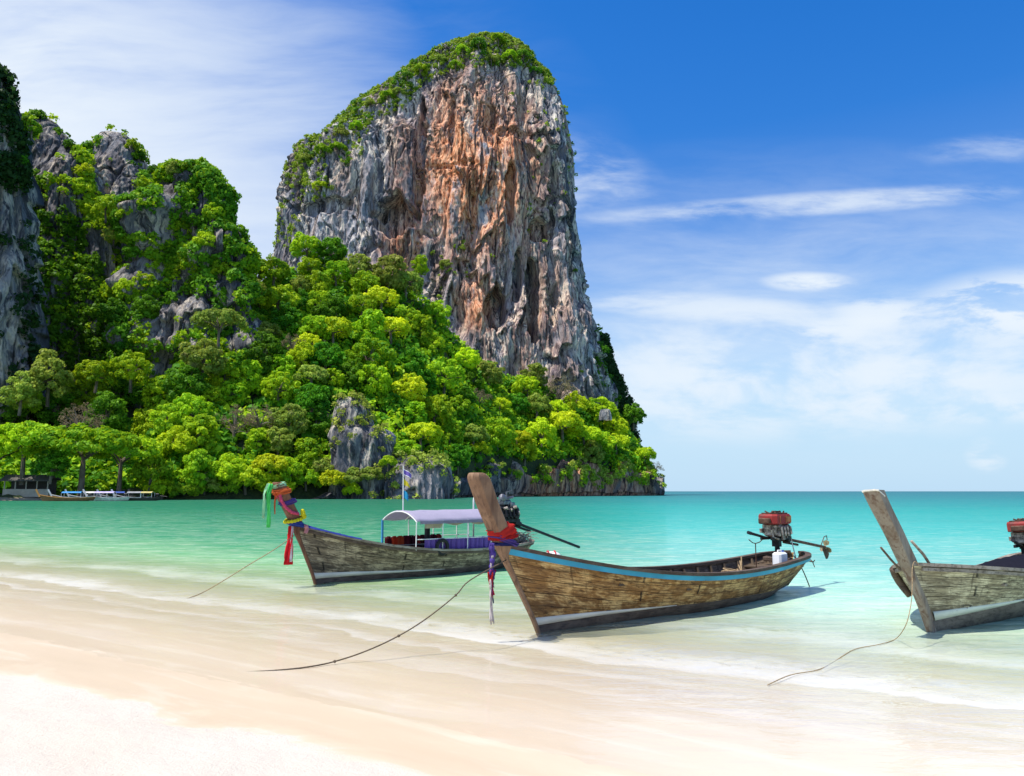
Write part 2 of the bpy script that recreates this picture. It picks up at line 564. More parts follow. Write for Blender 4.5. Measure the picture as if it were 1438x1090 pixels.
BARK = wood_mat('bark', (0.12, 0.09, 0.065), (0.19, 0.16, 0.12), (0.04, 0.03, 0.025), (3, 3, 0.6), 1.0)


def rock_mat(name, orange=None, tone=1.0, dark=0.75, warm=0.3):
    """limestone: grey ground, cream and rust bands, black water stains; orange = list of (centre, radius)"""
    m, t, p = new_mat(name)
    ps = t.pos()
    wp = t.v('ADD', ps, t.v('SCALE', t.v('SUBTRACT', t.noise(ps, 0.06, 3, 0.5, 0, 'Color'), (0.5, 0.5, 0.5)), 9.0))
    st = t.scl(wp, (1, 1, 0.17))
    a = t.noise(st, 0.055, 7, 0.62)
    b = t.noise(t.v('ADD', st, (40, 7, 3)), 0.16, 7, 0.68)
    fine = t.noise(st, 0.75, 6, 0.72)
    streak = t.noise(t.scl(wp, (1, 1, 0.07)), 0.34, 6, 0.7)
    k = tone
    c = t.mix(t.sm(a, 0.38, 0.62), (0.11 * k, 0.115 * k, 0.135 * k), (0.33 * k, 0.32 * k, 0.33 * k))
    cream = t.m('MULTIPLY', t.sm(b, 0.47, 0.58), t.sm(fine, 0.40, 0.56))
    c = t.mix(t.m('MULTIPLY', cream, 0.9), c, (0.74 * k, 0.64 * k, 0.50 * k))
    tan = t.sm(t.noise(t.v('ADD', st, (9, 70, 1)), 0.07, 4, 0.6), 0.46, 0.64, 0, warm)
    c = t.mix(tan, c, (0.36 * k, 0.22 * k, 0.13 * k))
    if orange:
        mk = None
        for cc, rr, amt in orange:
            d = t.m('DIVIDE', t.v('LENGTH', t.v('MULTIPLY', t.v('SUBTRACT', wp, tuple(cc)), (1.0, 0.35, 0.62))), rr)
            q = t.sm(d, 1.0, 0.25, 0, amt)
            mk = q if mk is None else t.m('MAXIMUM', mk, q)
        on = t.sm(t.noise(t.v('ADD', st, (3, 3, 90)), 0.13, 6, 0.68), 0.34, 0.52)
        c = t.mix(t.m('MULTIPLY', mk, on), c, t.mix(t.sm(fine, 0.4, 0.62), (0.56, 0.15, 0.04), (0.95, 0.52, 0.29)))
    dk = t.m('MULTIPLY', t.sm(streak, 0.50, 0.62), dark)
    c = t.mix(dk, c, (0.028, 0.027, 0.032))
    c = t.mix(t.sm(fine, 0.50, 0.37, 0, 0.66), c, (0.035, 0.032, 0.034))  # crevice shade put into the colour where the fine relief dips
    t.l.new(c, p.inputs['Base Color']); p.inputs['Roughness'].default_value = 0.9
    p.inputs['Specular IOR Level'].default_value = 0.1
    h = t.m('ADD', t.m('MULTIPLY', fine, 1.0), t.m('MULTIPLY', t.noise(st, 2.2, 4, 0.7), 0.4))
    t.l.new(t.bump(h, 0.75, 1.1), p.inputs['Normal'])
    return m


# ------------------------------------------------------------------ beach and sea
NSH = np.array((0.57, 0.8216))       # seaward direction in plan
S0 = 9.3                             # where still water meets sand, metres seaward of the camera


def shore_s(x, y): return x * NSH[0] + y * NSH[1]


def sand_z(x, y):
    s = shore_s(x, y); u = x * NSH[1] - y * NSH[0]
    z = (S0 - s) * 0.05
    z = np.where(s > S0 + 30, -1.5 - (s - S0 - 30) * 0.02, z)
    z = np.where(s < 2, (S0 - 2) * 0.05 + (2 - s) * 0.03, z)
    dry = sstep(s, 5.0, 3.0)
    near = sstep(s, 40, 12)
    z = z + 0.018 * fbm(u * 0.35, s * 0.9, 0.0, 4, 3) * near
    z = z + dry * (0.03 * fbm(u * 1.2, s * 1.2, 0.5, 4, 9) + 0.02)
    return z


def build_sand():
    us = np.concatenate([np.linspace(-160, -30, 30), np.linspace(-29, 24, 330), np.linspace(26, 160, 30)])
    ss = np.concatenate([np.linspace(-40, -3, 14), np.linspace(-2.5, 16, 240), np.linspace(17, 120, 40)])
    U, Sg = np.meshgrid(us, ss, indexing='ij')
    X = NSH[0] * Sg + NSH[1] * U; Y = NSH[1] * Sg - NSH[0] * U
    Z = sand_z(X, Y)
    v = np.stack([X, Y, Z], -1).reshape(-1, 3)
    m, t, p = new_mat('beach_sand')
    ps = t.pos(); s = t.v('DOT_PRODUCT', ps, (NSH[0], NSH[1], 0)); u = t.v('DOT_PRODUCT', ps, (NSH[1], -NSH[0], 0))
    su = t.comb(u, s, 0.0)
    n1 = t.noise(t.scl(su, (0.42, 0.55, 1)), 1.0, 6, 0.62, 0.6)
    n2 = t.noise(t.scl(su, (0.5, 3.0, 1)), 1.0, 6, 0.65, 0.5)
    n3 = t.noise(t.scl(su, (0.25, 1.4, 1)), 1.2, 5, 0.6, 0.8)
    # irregular edge of the last wave
    edge = t.m('ADD', s, t.m('MULTIPLY', t.m('SUBTRACT', n1, 0.5), 2.4))
    edge = t.m('ADD', edge, t.m('MULTIPLY', t.m('SUBTRACT', n2, 0.5), 0.55))
    wet = t.sm(edge, 3.95, 4.15)
    grit = t.noise(ps, 60.0, 4, 0.7)
    speck = t.m('MULTIPLY', t.sm(t.noise(ps, 30.0, 3, 0.6), 0.66, 0.70), t.sm(t.noise(ps, 1.3, 3, 0.6), 0.46, 0.62))
    dry = t.mix(grit, (0.555, 0.495, 0.41), (0.625, 0.565, 0.475))
    dry = t.mix(t.m('MULTIPLY', speck, 0.55), dry, (0.30, 0.19, 0.11))
    dry = t.mix(t.sm(n1, 0.35, 0.7, 0, 0.35), dry, (0.52, 0.44, 0.345))
    w1 = t.mix(n3, (0.58, 0.455, 0.31), (0.65, 0.53, 0.38))
    ur = t.sm(u, -4.0, 1.5)                      # wet sand pales rightwards: glare of the water film put into the colour
    w1 = t.mix(ur, w1, t.mix(n3, (0.74, 0.645, 0.49), (0.79, 0.70, 0.545)))
    w1 = t.mix(t.sm(n2, 0.50, 0.66, 0, 0.32), w1, (0.74, 0.67, 0.54))
    dampband = t.m('MULTIPLY', t.sm(edge, 4.15, 4.35), t.sm(edge, 5.6, 4.35))
    w1 = t.mix(t.m('MULTIPLY', dampband, 0.18), w1, (0.42, 0.30, 0.18))
    c = t.mix(wet, dry, w1)
    t.l.new(c, p.inputs['Base Color'])
    t.put(p.inputs['Roughness'], t.mix(wet, (0.95,) * 3, (0.45,) * 3))
    t.put(p.inputs['Specular IOR Level'], t.lin(wet, 0, 1, 0.1, 0.35))
    hb = t.m('ADD', t.m('MULTIPLY', grit, 0.3), t.m('MULTIPLY', t.noise(ps, 5.0, 4, 0.6), 1.0))
    t.l.new(t.bump(hb, t.lin(wet, 0, 1, 0.7, 0.06), 0.04), p.inputs['Normal'])
    o = mesh('beach_sand', v, grid_faces(len(us), len(ss))[:, ::-1], m, smooth=True)
    tag(o, kind='structure')


def build_sea():
    # polar sheet: fine near the camera, reaching past the horizon; the shore edge lies under the sand
    us = np.concatenate([-np.geomspace(30000, 30, 40), np.linspace(-29, 29, 200), np.geomspace(30, 30000, 40)])
    ss = np.concatenate([np.linspace(3.2, 30, 230), np.geomspace(31, 40000, 90)])
    U, Sg = np.meshgrid(us, ss, indexing='ij')
    X = NSH[0] * Sg + NSH[1] * U; Y = NSH[1] * Sg - NSH[0] * U
    near = sstep(Sg, 60, 14) * sstep(np.abs(U), 29, 20)
    Z = 0.012 * fbm(U * 0.25, Sg * 0.8, 0.2, 4, 21) * near
    # little spilling waves running in along the shore
    wv_ = fbm(U * 0.10, Sg * 0.05, 1.0, 3, 33)
    for s1, a_ in ((10.0, 0.02), (12.6, 0.016), (8.2, 0.008)):
        q = Sg - (s1 + 0.9 * wv_ + 0.35 * fbm(U * 0.5, 0.0, s1, 2, 5))
        Z = Z + a_ * np.exp(-(q / np.where(q > 0, 0.55, 0.16)) ** 2) * near
    # thin swash film runs up over the sand
    zs = sand_z(X, Y)
    film = zs + 0.006 * sstep(Sg, 4.6, 6.5) - 0.012 * sstep(Sg, 5.4, 4.2)
    Z = np.maximum(Z, np.where(Sg < S0 + 1.5, film, Z))
    v = np.stack([X, Y, Z], -1).reshape(-1, 3)
    m, t, p = new_mat('sea_water')
    for nn in list(t.n):
        if nn.type == 'BSDF_PRINCIPLED':
            t.n.remove(nn)
    ps = t.pos(); s = t.v('DOT_PRODUCT', ps, (NSH[0], NSH[1], 0)); u = t.v('DOT_PRODUCT', ps, (NSH[1], -NSH[0], 0))
    su = t.comb(u, s, 0.0)
    X_, Y_ = t.xyz(ps)[0:2]
    big = t.noise(t.scl(su, (0.06, 0.14, 1)), 1.0, 4, 0.6, 0.5)
    sw = t.m('ADD', s, t.m('MULTIPLY', t.m('SUBTRACT', big, 0.5), t.lin(s, 9, 200, 1.5, 60)))
    d = t.m('MAXIMUM', t.m('SUBTRACT', sw, 8.8), 0.0)
    q = t.m('DIVIDE', d, t.m('ADD', d, 23.0))
    left = t.ramp(q, [(0.0, (0.66, 0.58, 0.38)), (0.12, (0.50, 0.60, 0.28)), (0.24, (0.18, 0.46, 0.20)), (0.38, (0.025, 0.29, 0.125)),
                      (0.60, (0.004, 0.19, 0.085)), (0.85, (0.001, 0.105, 0.055)), (1.0, (0.001, 0.09, 0.075))])
    right = t.ramp(q, [(0.0, (0.80, 0.72, 0.58)), (0.12, (0.70, 0.76, 0.53)), (0.24, (0.45, 0.69, 0.51)), (0.42, (0.15, 0.51, 0.41)),
                       (0.62, (0.020, 0.39, 0.33)), (0.80, (0.003, 0.27, 0.25)), (0.92, (0.001, 0.17, 0.19)), (1.0, (0.001, 0.11, 0.15))])
    az = t.m('DIVIDE', X_, t.m('MAXIMUM', Y_, 1.0))
    az = t.m('ADD', az, t.m('MULTIPLY', t.m('SUBTRACT', big, 0.5), 0.10))
    c = t.mix(t.sm(az, -0.12, 0.26), left, right)  # left green is partly the hill's reflection and shade, put into the colour
    # lighter and darker streaks along the ripples: rippling light put into the colour
    strk = t.noise(t.comb(t.m('MULTIPLY', X_, 0.16), t.m('MULTIPLY', Y_, 0.75), 0.0), 1.0, 7, 0.66, 0.4)
    strk2 = t.noise(t.comb(t.m('MULTIPLY', X_, 0.9), t.m('MULTIPLY', Y_, 3.0), 0.0), 1.0, 6, 0.7, 0.4)
    far_s = t.noise(t.comb(t.m('MULTIPLY', X_, 0.012), t.m('MULTIPLY', Y_, 0.05), 0.0), 1.0, 7, 0.7, 0.3)
    c = t.mix(t.m('MULTIPLY', t.sm(strk, 0.36, 0.62, 0, 0.24), t.lin(s, 18, 50, 1.0, 0.25)), c, t.mix(0.5, c, (0.75, 0.78, 0.58)))
    c = t.mix(t.sm(far_s, 0.50, 0.68, 0, 0.35), c, t.mix(0.5, c, (0.0, 0.06, 0.07)))
    c = t.mix(t.m('MULTIPLY', t.sm(strk2, 0.50, 0.60), t.lin(s, 10, 60, 0.36, 0.06)), c, (0.80, 0.84, 0.62))
    strk3 = t.noise(t.comb(t.m('MULTIPLY', X_, 1.3), t.m('MULTIPLY', Y_, 4.6), 9.0), 1.0, 6, 0.72, 0.6)
    c = t.mix(t.m('MULTIPLY', t.sm(strk3, 0.50, 0.58), t.lin(s, 9, 70, 0.34, 0.22)), c, t.mix(0.40, c, (0.03, 0.22, 0.10)))
    # foam
    wlow = t.noise(t.comb(t.m('MULTIPLY', u, 0.09), 0.0, 3.0), 1.0, 3, 0.5)
    wmid = t.noise(t.comb(t.m('MULTIPLY', u, 0.55), t.m('MULTIPLY', s, 0.4), 1.0), 1.0, 4, 0.55)
    sf = t.m('SUBTRACT', s, t.m('ADD', t.m('MULTIPLY', t.m('SUBTRACT', wlow, 0.5), 3.4), t.m('MULTIPLY', t.m('SUBTRACT', wmid, 0.5), 1.5)))
    lace = t.noise(t.scl(su, (2.2, 3.6, 1)), 1.6, 6, 0.75, 0.6)
    patchy = t.noise(t.scl(su, (0.22, 0.4, 1)), 1.0, 4, 0.6)
    foam = None
    for c0, back_, fr, g in ((9.35, 1.5, 0.16, 0.26), (7.3, 1.0, 0.08, 0.10), (11.8, 1.8, 0.4, 0.16), (5.7, 0.8, 0.08, 0.07), (8.3, .5, .1, .16)):
        qf = t.m('MULTIPLY', t.sm(sf, c0 - fr, c0), t.sm(sf, c0 + back_, c0))
        qf = t.m('MULTIPLY', t.m('MULTIPLY', qf, t.sm(t.m('ADD', lace, t.m('MULTIPLY', qf, 0.22)), 0.50, 0.62)), t.sm(patchy, 0.36, 0.62, 0.12 * g, g))
        foam = qf if foam is None else t.m('MAXIMUM', foam, qf)
    foam = t.m('MINIMUM', t.m('MULTIPLY', foam, 1.25), 0.6)
    # how much of the water colour hides the bottom
    body = t.sm(s, 7.6, 17.0, 0.0, 0.985)
    body = t.m('MAXIMUM', body, t.sm(s, 5.0, 9.5, 0.0, 0.22))
    # ripples
    r1 = t.noise(t.comb(t.m('MULTIPLY', X_, 1.3), t.m('MULTIPLY', Y_, 3.4), 0.0), 1.0, 4, 0.6, 0.5)
    r2 = t.noise(t.comb(t.m('MULTIPLY', X_, 0.22), t.m('MULTIPLY', Y_, 0.6), 5.0), 1.0, 5, 0.6, 0.4)
    amp = t.sm(s, 5.0, 14.0, 0.05, 1.0)
    nb = t.bump(t.m('ADD', t.m('MULTIPLY', r1, 0.55), r2), t.m('MULTIPLY', amp, 0.95), 0.26)
    dif = t.new('ShaderNodeBsdfDiffuse'); t.put(dif.inputs['Color'], c); t.put(dif.inputs['Normal'], nb)
    trn = t.new('ShaderNodeBsdfTransparent'); t.put(trn.inputs['Color'], t.mix(t.sm(s, 7, 16), (1, 1, 1), (0.80, 0.95, 0.84)))
    m1 = t.new('ShaderNodeMixShader'); t.put(m1.inputs[0], body); t.l.new(trn.outputs[0], m1.inputs[1]); t.l.new(dif.outputs[0], m1.inputs[2])
    gl = t.new('ShaderNodeBsdfGlossy'); t.put(gl.inputs['Roughness'], t.sm(s, 12, 200, 0.08, 0.25)); t.put(gl.inputs['Normal'], nb)
    gl.inputs['Color'].default_value = (0.9, 0.95, 0.95, 1)
    fr = t.new('ShaderNodeFresnel'); fr.inputs['IOR'].default_value = 1.33; t.put(fr.inputs['Normal'], nb)
    m2 = t.new('ShaderNodeMixShader'); t.put(m2.inputs[0], t.m('MINIMUM', t.m('MULTIPLY', fr.outputs[0], t.sm(s, 5.2, 12.0, 0.10, 0.70)), t.lin(s, 25, 90, 0.30, 0.11)))
    t.l.new(m1.outputs[0], m2.inputs[1]); t.l.new(gl.outputs[0], m2.inputs[2])
    df2 = t.new('ShaderNodeBsdfDiffuse'); df2.inputs['Color'].default_value = (0.86, 0.86, 0.84, 1)
    m3 = t.new('ShaderNodeMixShader'); t.put(m3.inputs[0], foam); t.l.new(m2.outputs[0], m3.inputs[1]); t.l.new(df2.outputs[0], m3.inputs[2])
    t.l.new(m3.outputs[0], t.n['Material Output'].inputs[0])
    o = mesh('sea_water', v, grid_faces(len(us), len(ss))[:, ::-1], m, smooth=True)
    tag(o, kind='structure')


# ------------------------------------------------------------------ foliage
def leaf_quads(c, n, size, rng, flat=0.55):
    """leaf clumps: centres c (N,3), facing n (N,3); returns verts, faces, var"""
    N = len(c)
    n = n + rng.normal(0, flat, (N, 3)); n /= np.linalg.norm(n, axis=1, keepdims=True) + 1e-9
    a = rng.normal(0, 1, (N, 3)); a -= n * (a * n).sum(1, keepdims=True); a /= np.linalg.norm(a, axis=1, keepdims=True) + 1e-9
    b = np.cross(n, a)
    sz = (np.asarray(size) * rng.uniform(0.6, 1.35, N))[:, None]
    k = rng.uniform(0.5, 0.95, (N, 1))
    p = np.stack([c - a * sz, c - b * sz * k + n * sz * 0.15, c + a * sz, c + b * sz * k + n * sz * 0.15], 1)
    return p.reshape(-1, 3), np.arange(4 * N).reshape(N, 4)


def clumps_mesh(name, cen, rad, nrm, per, size, mat, rng, parent=None, loc=None, squash=0.8, kind=None, up=0.35):
    """many rounded clumps (centre, radius) facing nrm, each covered with leaf quads"""
    cen = np.asarray(cen); rad = np.asarray(rad); N = len(cen)
    d = rng.normal(0, 1, (N, per, 3)); d += (np.asarray(nrm) * 0.9 + np.array((0, 0, up)))[:, None, :]
    d /= np.linalg.norm(d, axis=2, keepdims=True)
    rr = rad[:, None, None] * rng.uniform(0.50, 1.28, (N, per, 1)) ** 0.8
    p = cen[:, None, :] + d * rr * np.array((1, 1, squash))
    var = np.clip(rng.uniform(0, 1, (N, 1)) * 0.6 + rng.uniform(0, 1, (N, per)) * 0.4, 0, 1)
    v, f = leaf_quads(p.reshape(-1, 3), d.reshape(-1, 3), np.repeat(rad, per) * size, rng)
    return mesh(name, v, f, mat, parent, attrs={'var': np.repeat(var.ravel(), 4)}, loc=loc)


def make_tree(kind, shape, seed):
    """prototype tree of unit crown radius 1 (scaled per copy); base at origin"""
    rng = np.random.default_rng(seed)
    root = empty('tree', (0, -500, 0))
    H = {'round': 0.85, 'tall': 1.3, 'umbrella': 1.1, 'bush': 0.6, 'bare': 1.1}[shape]
    nl = {'round': 70, 'tall': 74, 'umbrella': 78, 'bush': 52, 'bare': 40}[shape]
    cen = []; rad = []
    tries = 0
    while len(cen) < nl and tries < 4000:
        tries += 1
        d = rng.normal(0, 1, 3); d /= np.linalg.norm(d)
        if shape == 'umbrella':
            if d[2] < -0.15: continue
            p = d * np.array((1.25, 1.25, 0.55)) * rng.uniform(0.75, 1.0) + (0, 0, H - 0.2)
            r = rng.uniform(0.12, 0.24)
        elif shape == 'tall':
            if d[2] < -0.7: continue
            p = d * np.array((0.72, 0.72, 1.05)) * rng.uniform(0.6, 1.08) + (0, 0, H - 0.5); r = rng.uniform(0.12, 0.28)
        elif shape == 'bush':
            if d[2] < -0.35: continue
            p = d * np.array((0.9, 0.9, 0.62)) * rng.uniform(0.7, 1.0) + (0, 0, H - 0.3); r = rng.uniform(0.12, 0.28)
        else:
            if d[2] < -0.75: continue
            p = d * np.array((0.82, 0.82, 0.76)) * rng.uniform(0.6, 1.08) + (0, 0, H - 0.25); r = rng.uniform(0.11, 0.27)
        if cen and np.min(np.linalg.norm(np.array(cen) - p, axis=1)) < 0.13: continue
        cen.append(p); rad.append(r)
    cen = np.array(cen); rad = np.array(rad)
    n = cen - (0, 0, H - 0.5); n /= np.linalg.norm(n, axis=1, keepdims=True)
    per = {'bare': 60, 'umbrella': 100}.get(shape, 100)
    c = clumps_mesh('crown', cen, rad, n, per, 0.27 if shape != 'bare' else 0.13, LM[kind], rng, root)
    # trunk and limbs
    mb = MB()
    lean = rng.normal(0, 0.06, 2)
    mb.tube([(0, 0, -0.5), (lean[0] * 0.5, lean[1] * 0.5, H * 0.3), (lean[0], lean[1], H * 0.62)], [0.085, 0.065, 0.045], 7)
    for i in range(9 if shape != 'bare' else 16):
        j = rng.integers(len(cen)); e = cen[j]; k = rng.uniform(0.3, 0.6)
        b0 = np.array((lean[0] * k, lean[1] * k, H * k)); mid = (b0 + e) / 2 + (0, 0, 0.08)
        mb.tube([b0, mid, e], [0.035, 0.022, 0.010], 5)
    mb.build('trunk', BARK, root)
    return root


# ------------------------------------------------------------------ headland
D0x = [-420, 0, 210, 400, 560, 640, 700, 850, 920, 950]
D0y = [176, 182, 195, 213, 235, 268, 305, 365, 388, 402]
T1x = [-420, 0, 60, 140, 220, 280, 330, 350, 385, 440, 500, 560, 600, 640, 700, 760, 830, 870, 895, 908, 922, 940]
T1y = [560, 565, 555, 540, 540, 490, 460, 400, 378, 365, 392, 400, 420, 478, 523, 540, 555, 588, 628, 655, 680, 700]
SLOPE = 0.85


def terr_a(px): return np.interp(px, T1x, [(690 - y) / F for y in T1y])


def cliffh(px): return np.interp(px, [-420, 440, 470, 560, 640, 700, 850, 925, 940], [1.2, 1.2, 2, 3, 7, 12, 14, 12, 0])


def terr_h(px, y):
    """height of the wooded slope along the ray through photo column px at distance y"""
    d0 = np.interp(px, D0x, D0y); a = np.maximum(terr_a(px), 0.0)
    d1 = d0 * SLOPE / (SLOPE - np.minimum(a, 0.5))
    H = a * d1
    off = 15 * sstep(-np.asarray(px, float), -250, -200)
    q = (y - d0 - off) / np.maximum(d1 - d0, 1e-3)
    ch = np.minimum(cliffh(px), H)
    h = np.where(y < d0, -2 + (y - d0) * 0.2, np.minimum(H, ch * sstep(y - d0, 0, 4) + (H - ch) * np.clip(q, 0, 1) ** 0.95))
    h = np.where(q > 1, H - (y - d1 - off) * np.where(px > 840, 0.9, 0.25), h)
    return h


def build_terrain():
    pxs = np.linspace(-420, 950, 460); qs = np.concatenate([np.linspace(-0.04, 1.0, 120), np.linspace(1.02, 2.0, 30)])
    PX, Q = np.meshgrid(pxs, qs, indexing='ij')
    d0 = np.interp(PX, D0x, D0y); a = np.maximum(terr_a(PX), 0.0)
    d1 = d0 * SLOPE / (SLOPE - np.minimum(a, 0.5))
    Y = d0 + Q * np.maximum(d1 - d0, 8)
    X = (PX - 719) / F * Y * 1.0
    Z = terr_h(PX, Y) + CAMZ * 0
    Z = Z + np.where(Q > 0.02, 2.2 * fbm(X / 14, Y / 14, 0.0, 4, 5), 0)
    Z = np.maximum(Z, -6)
    v = np.stack([X, Y, Z], -1).reshape(-1, 3)
    m, t, p = new_mat('hill_ground')
    n = t.noise(t.pos(), 0.35, 6, 0.7)
    t.l.new(t.mix(t.sm(n, 0.35, 0.65), (0.02, 0.04, 0.012), (0.06, 0.08, 0.02)), p.inputs['Base Color'])
    p.inputs['Roughness'].default_value = 0.95
    t.l.new(t.bump(n, 1.0, 1.5), p.inputs['Normal'])
    tag(mesh('hill', v, grid_faces(len(pxs), len(qs))[:, ::-1], m, smooth=True), kind='structure')


def rock_disp(X, Y, Z, nx, ny, amp, seed, ledge=1.0):
    """outward displacement of a limestone wall at world points"""
    wx = X + 5 * pn(X / 22, Y / 22, Z / 40, seed + 1); wy = Y + 5 * pn(X / 22, Y / 22, Z / 40, seed + 2)
    d = 5.5 * fbm(wx / 38, wy / 38, Z / 130, 3, seed)                       # buttresses
    d += 4.2 * (ridge(wx / 16, wy / 16, Z / 110, 2, seed + 3) - 0.55)        # ribs
    d += 2.2 * (ridge(wx / 5.5, wy / 5.5, Z / 44, 3, seed + 4) - 0.5)
    ph = Z / 26 + 1.7 * fbm(X / 14, Y / 14, Z / 90, 3, seed + 6)
    fr = ph - np.floor(ph)
    saw = (1 - fr) * sstep(fr, 0.0, 0.05)
    on = sstep(fbm(X / 26, Y / 26, Z / 40, 2, seed + 8), -0.1, 0.3)
    d += ledge * 5.0 * (saw - 0.5) * on
    ph = Z / 11 + 2.2 * fbm(X / 4.5, Y / 4.5, Z / 60, 2, seed + 12)
    fr = ph - np.floor(ph)
    on2 = sstep(fbm(X / 12, Y / 12, Z / 20, 2, seed + 14), -0.05, 0.3)
    d += ledge * 1.9 * ((1 - fr) * sstep(fr, 0, 0.08) - 0.5) * on2
    d -= 1.5 * sstep(ridge(wx / 7, wy / 7, Z / 60, 1, seed + 17), 0.86, 0.98)          # deep cracks
    d += 0.55 * fbm(X / 2.2, Y / 2.2, Z / 5.0, 3, seed + 20)
    d += 0.9 * (ridge(X / 2.0, Y / 2.0, Z / 16.0, 3, seed + 24) - 0.5)
    return d * amp


def rock_column(name, left, right, D, mat, depth=0.55, nF=300, nB=50, nZ=260, amp=1.0, seed=1, dents=(), expo=2.5, lean=0.0, ledge=1.0, kind='structure', label=None, cat=None, edge=1.0, dmax=80.0, lump=0.0):
    """a free-standing crag: outline (photo px, py from bottom to top) taken at distance D, real depth behind it"""
    def lw(a, b):
        p = W(a, b, D); zb = W(a, left[0][1], D)[2]
        for _ in range(6):
            p = W(a, b, D + lean * (p[2] - zb))
        return p
    L = np.array([lw(a, b) for a, b in left]); Rr = np.array([lw(a, b) for a, b in right])
    ztop = min(L[-1, 2], Rr[-1, 2]) ; z0 = min(L[0, 2], Rr[0, 2])
    zs = z0 + (ztop - z0) * (1 - (1 - np.linspace(0, 1, nZ)) ** 1.15)
    xl = np.interp(zs, L[:, 2], L[:, 0]); xr = np.interp(zs, Rr[:, 2], Rr[:, 0])
    hw = np.maximum((xr - xl) / 2, 0.4); cx = (xl + xr) / 2
    hd = np.minimum(hw * depth, dmax)
    a = np.concatenate([np.linspace(math.pi, 2 * math.pi, nF, endpoint=False), np.linspace(2 * math.pi, 3 * math.pi, nB, endpoint=False)])
    # even arc spacing on the front of the superellipse
    ca, sa = np.cos(a), np.sin(a)
    ex = 2 / expo
    ux = np.sign(ca) * np.abs(ca) ** ex; uy = np.sign(sa) * np.abs(sa) ** ex
    X = cx[None, :] + hw[None, :] * ux[:, None]; Y = D + lean * (zs[None, :] - z0) + hd[None, :] * uy[:, None] * 1.0
    Z = np.repeat(zs[None, :], len(a), 0).copy()
    nx = ux[:, None] / hw[None, :]; ny = uy[:, None] / hd[None, :]
    nn = np.sqrt(nx ** 2 + ny ** 2) + 1e-9; nx /= nn; ny /= nn
    d = rock_disp(X, Y, Z, nx, ny, amp, seed, ledge)
    if lump:
        d = d + lump * fbm(X / 17, Y / 17, Z / 19, 3, seed + 90)
    fade = np.clip(hw[None, :] / (12 if lump else 22), 0.2 if lump else 0.12, 1)
    # keep the traced outline: less push at the very sides
    d = d * fade * (edge + (1 - edge) * np.abs(ny))
    for (px, py, rx, ry, dep) in dents:
        P = W(px, py, D - 0.0)
        kx = (X - P[0]) / (rx / F * D); kz = (Z - P[2]) / (ry / F * D)
        r2 = kx ** 2 + kz ** 2
        r2 = r2 * (1 + 0.5 * pn(X / 4, Z / 5, 0.0, seed + 50))
        d = d - dep * sstep(1.25 - r2, 0.0, 0.55) * (ny < 0)
    X = X + nx * d; Y = Y + ny * d
    Z = Z + 0.8 * pn(X / 5, Y / 5, Z / 5, seed + 70) * fade
    v = np.stack([X, Y, Z], -1).reshape(-1, 3)
    f = grid_faces(len(a), nZ, wrap=True)
    # top cap vertex
    v = np.vstack([v, [[cx[-1], D + lean * (ztop - z0), ztop + 0.5]]])
    ti = len(v) - 1
    capf = [(i * nZ + nZ - 1, ((i + 1) % len(a)) * nZ + nZ - 1, ti, ti) for i in range(len(a))]
    o = mesh(name, v, f, mat, smooth=False)
    if kind == 'structure':
        tag(o, kind='structure')
    else:
        tag(o, label, cat)
    P3 = np.stack([X, Y, Z], -1)
    # surface normals of the displaced wall
    du = np.roll(P3, -1, 0) - np.roll(P3, 1, 0); dv = np.gradient(P3, axis=1)
    N3 = np.cross(du, dv); N3 /= np.linalg.norm(N3, axis=2, keepdims=True) + 1e-9
    sgn = np.sign((N3[..., 0] * nx + N3[..., 1] * ny)); N3 *= np.where(sgn == 0, 1, sgn)[..., None]
    return o, P3, N3, nF


def topix(P):
    """world -> photo pixel"""
    x = P[..., 0]; y = P[..., 1]; z = P[..., 2] - CAMZ
    c, s = math.cos(PITCH), math.sin(PITCH)
    zc = y * c + z * s; yc = -y * s + z * c
    return 719 + F * x / zc, 545 - F * yc / zc


def veg_on(name, P, N, nF, dens, rng, rad, per, size, mat, maskf, gap=1.0, parent=None):
    """leaf clumps rooted on a displaced rock wall wherever maskf(px, py, n, pos) > random"""
    Pf = P[:nF].reshape(-1, 3); Nf = N[:nF].reshape(-1, 3)
    idx = rng.choice(len(Pf), size=min(dens, len(Pf)), replace=False)
    p = Pf[idx]; n = Nf[idx]
    px, py = topix(p)
    m = maskf(px, py, n, p) > rng.uniform(0, 1, len(p))
    p = p[m]; n = n[m]
    r = rng.uniform(rad[0], rad[1], len(p))
    o = clumps_mesh(name, p + n * (r * 0.35)[:, None], r, n, per, size, mat, rng)
    tag(o, kind='stuff')
    return o


def inpoly(px, py, poly):
    ins = np.zeros(px.shape, bool); n = len(poly)
    for i in range(n):
        x0, y0 = poly[i]; x1, y1 = poly[(i + 1) % n]
        c = ((y0 > py) != (y1 > py)) & (px < (x1 - x0) * (py - y0) / (y1 - y0 + 1e-9) + x0)
        ins ^= c
    return ins


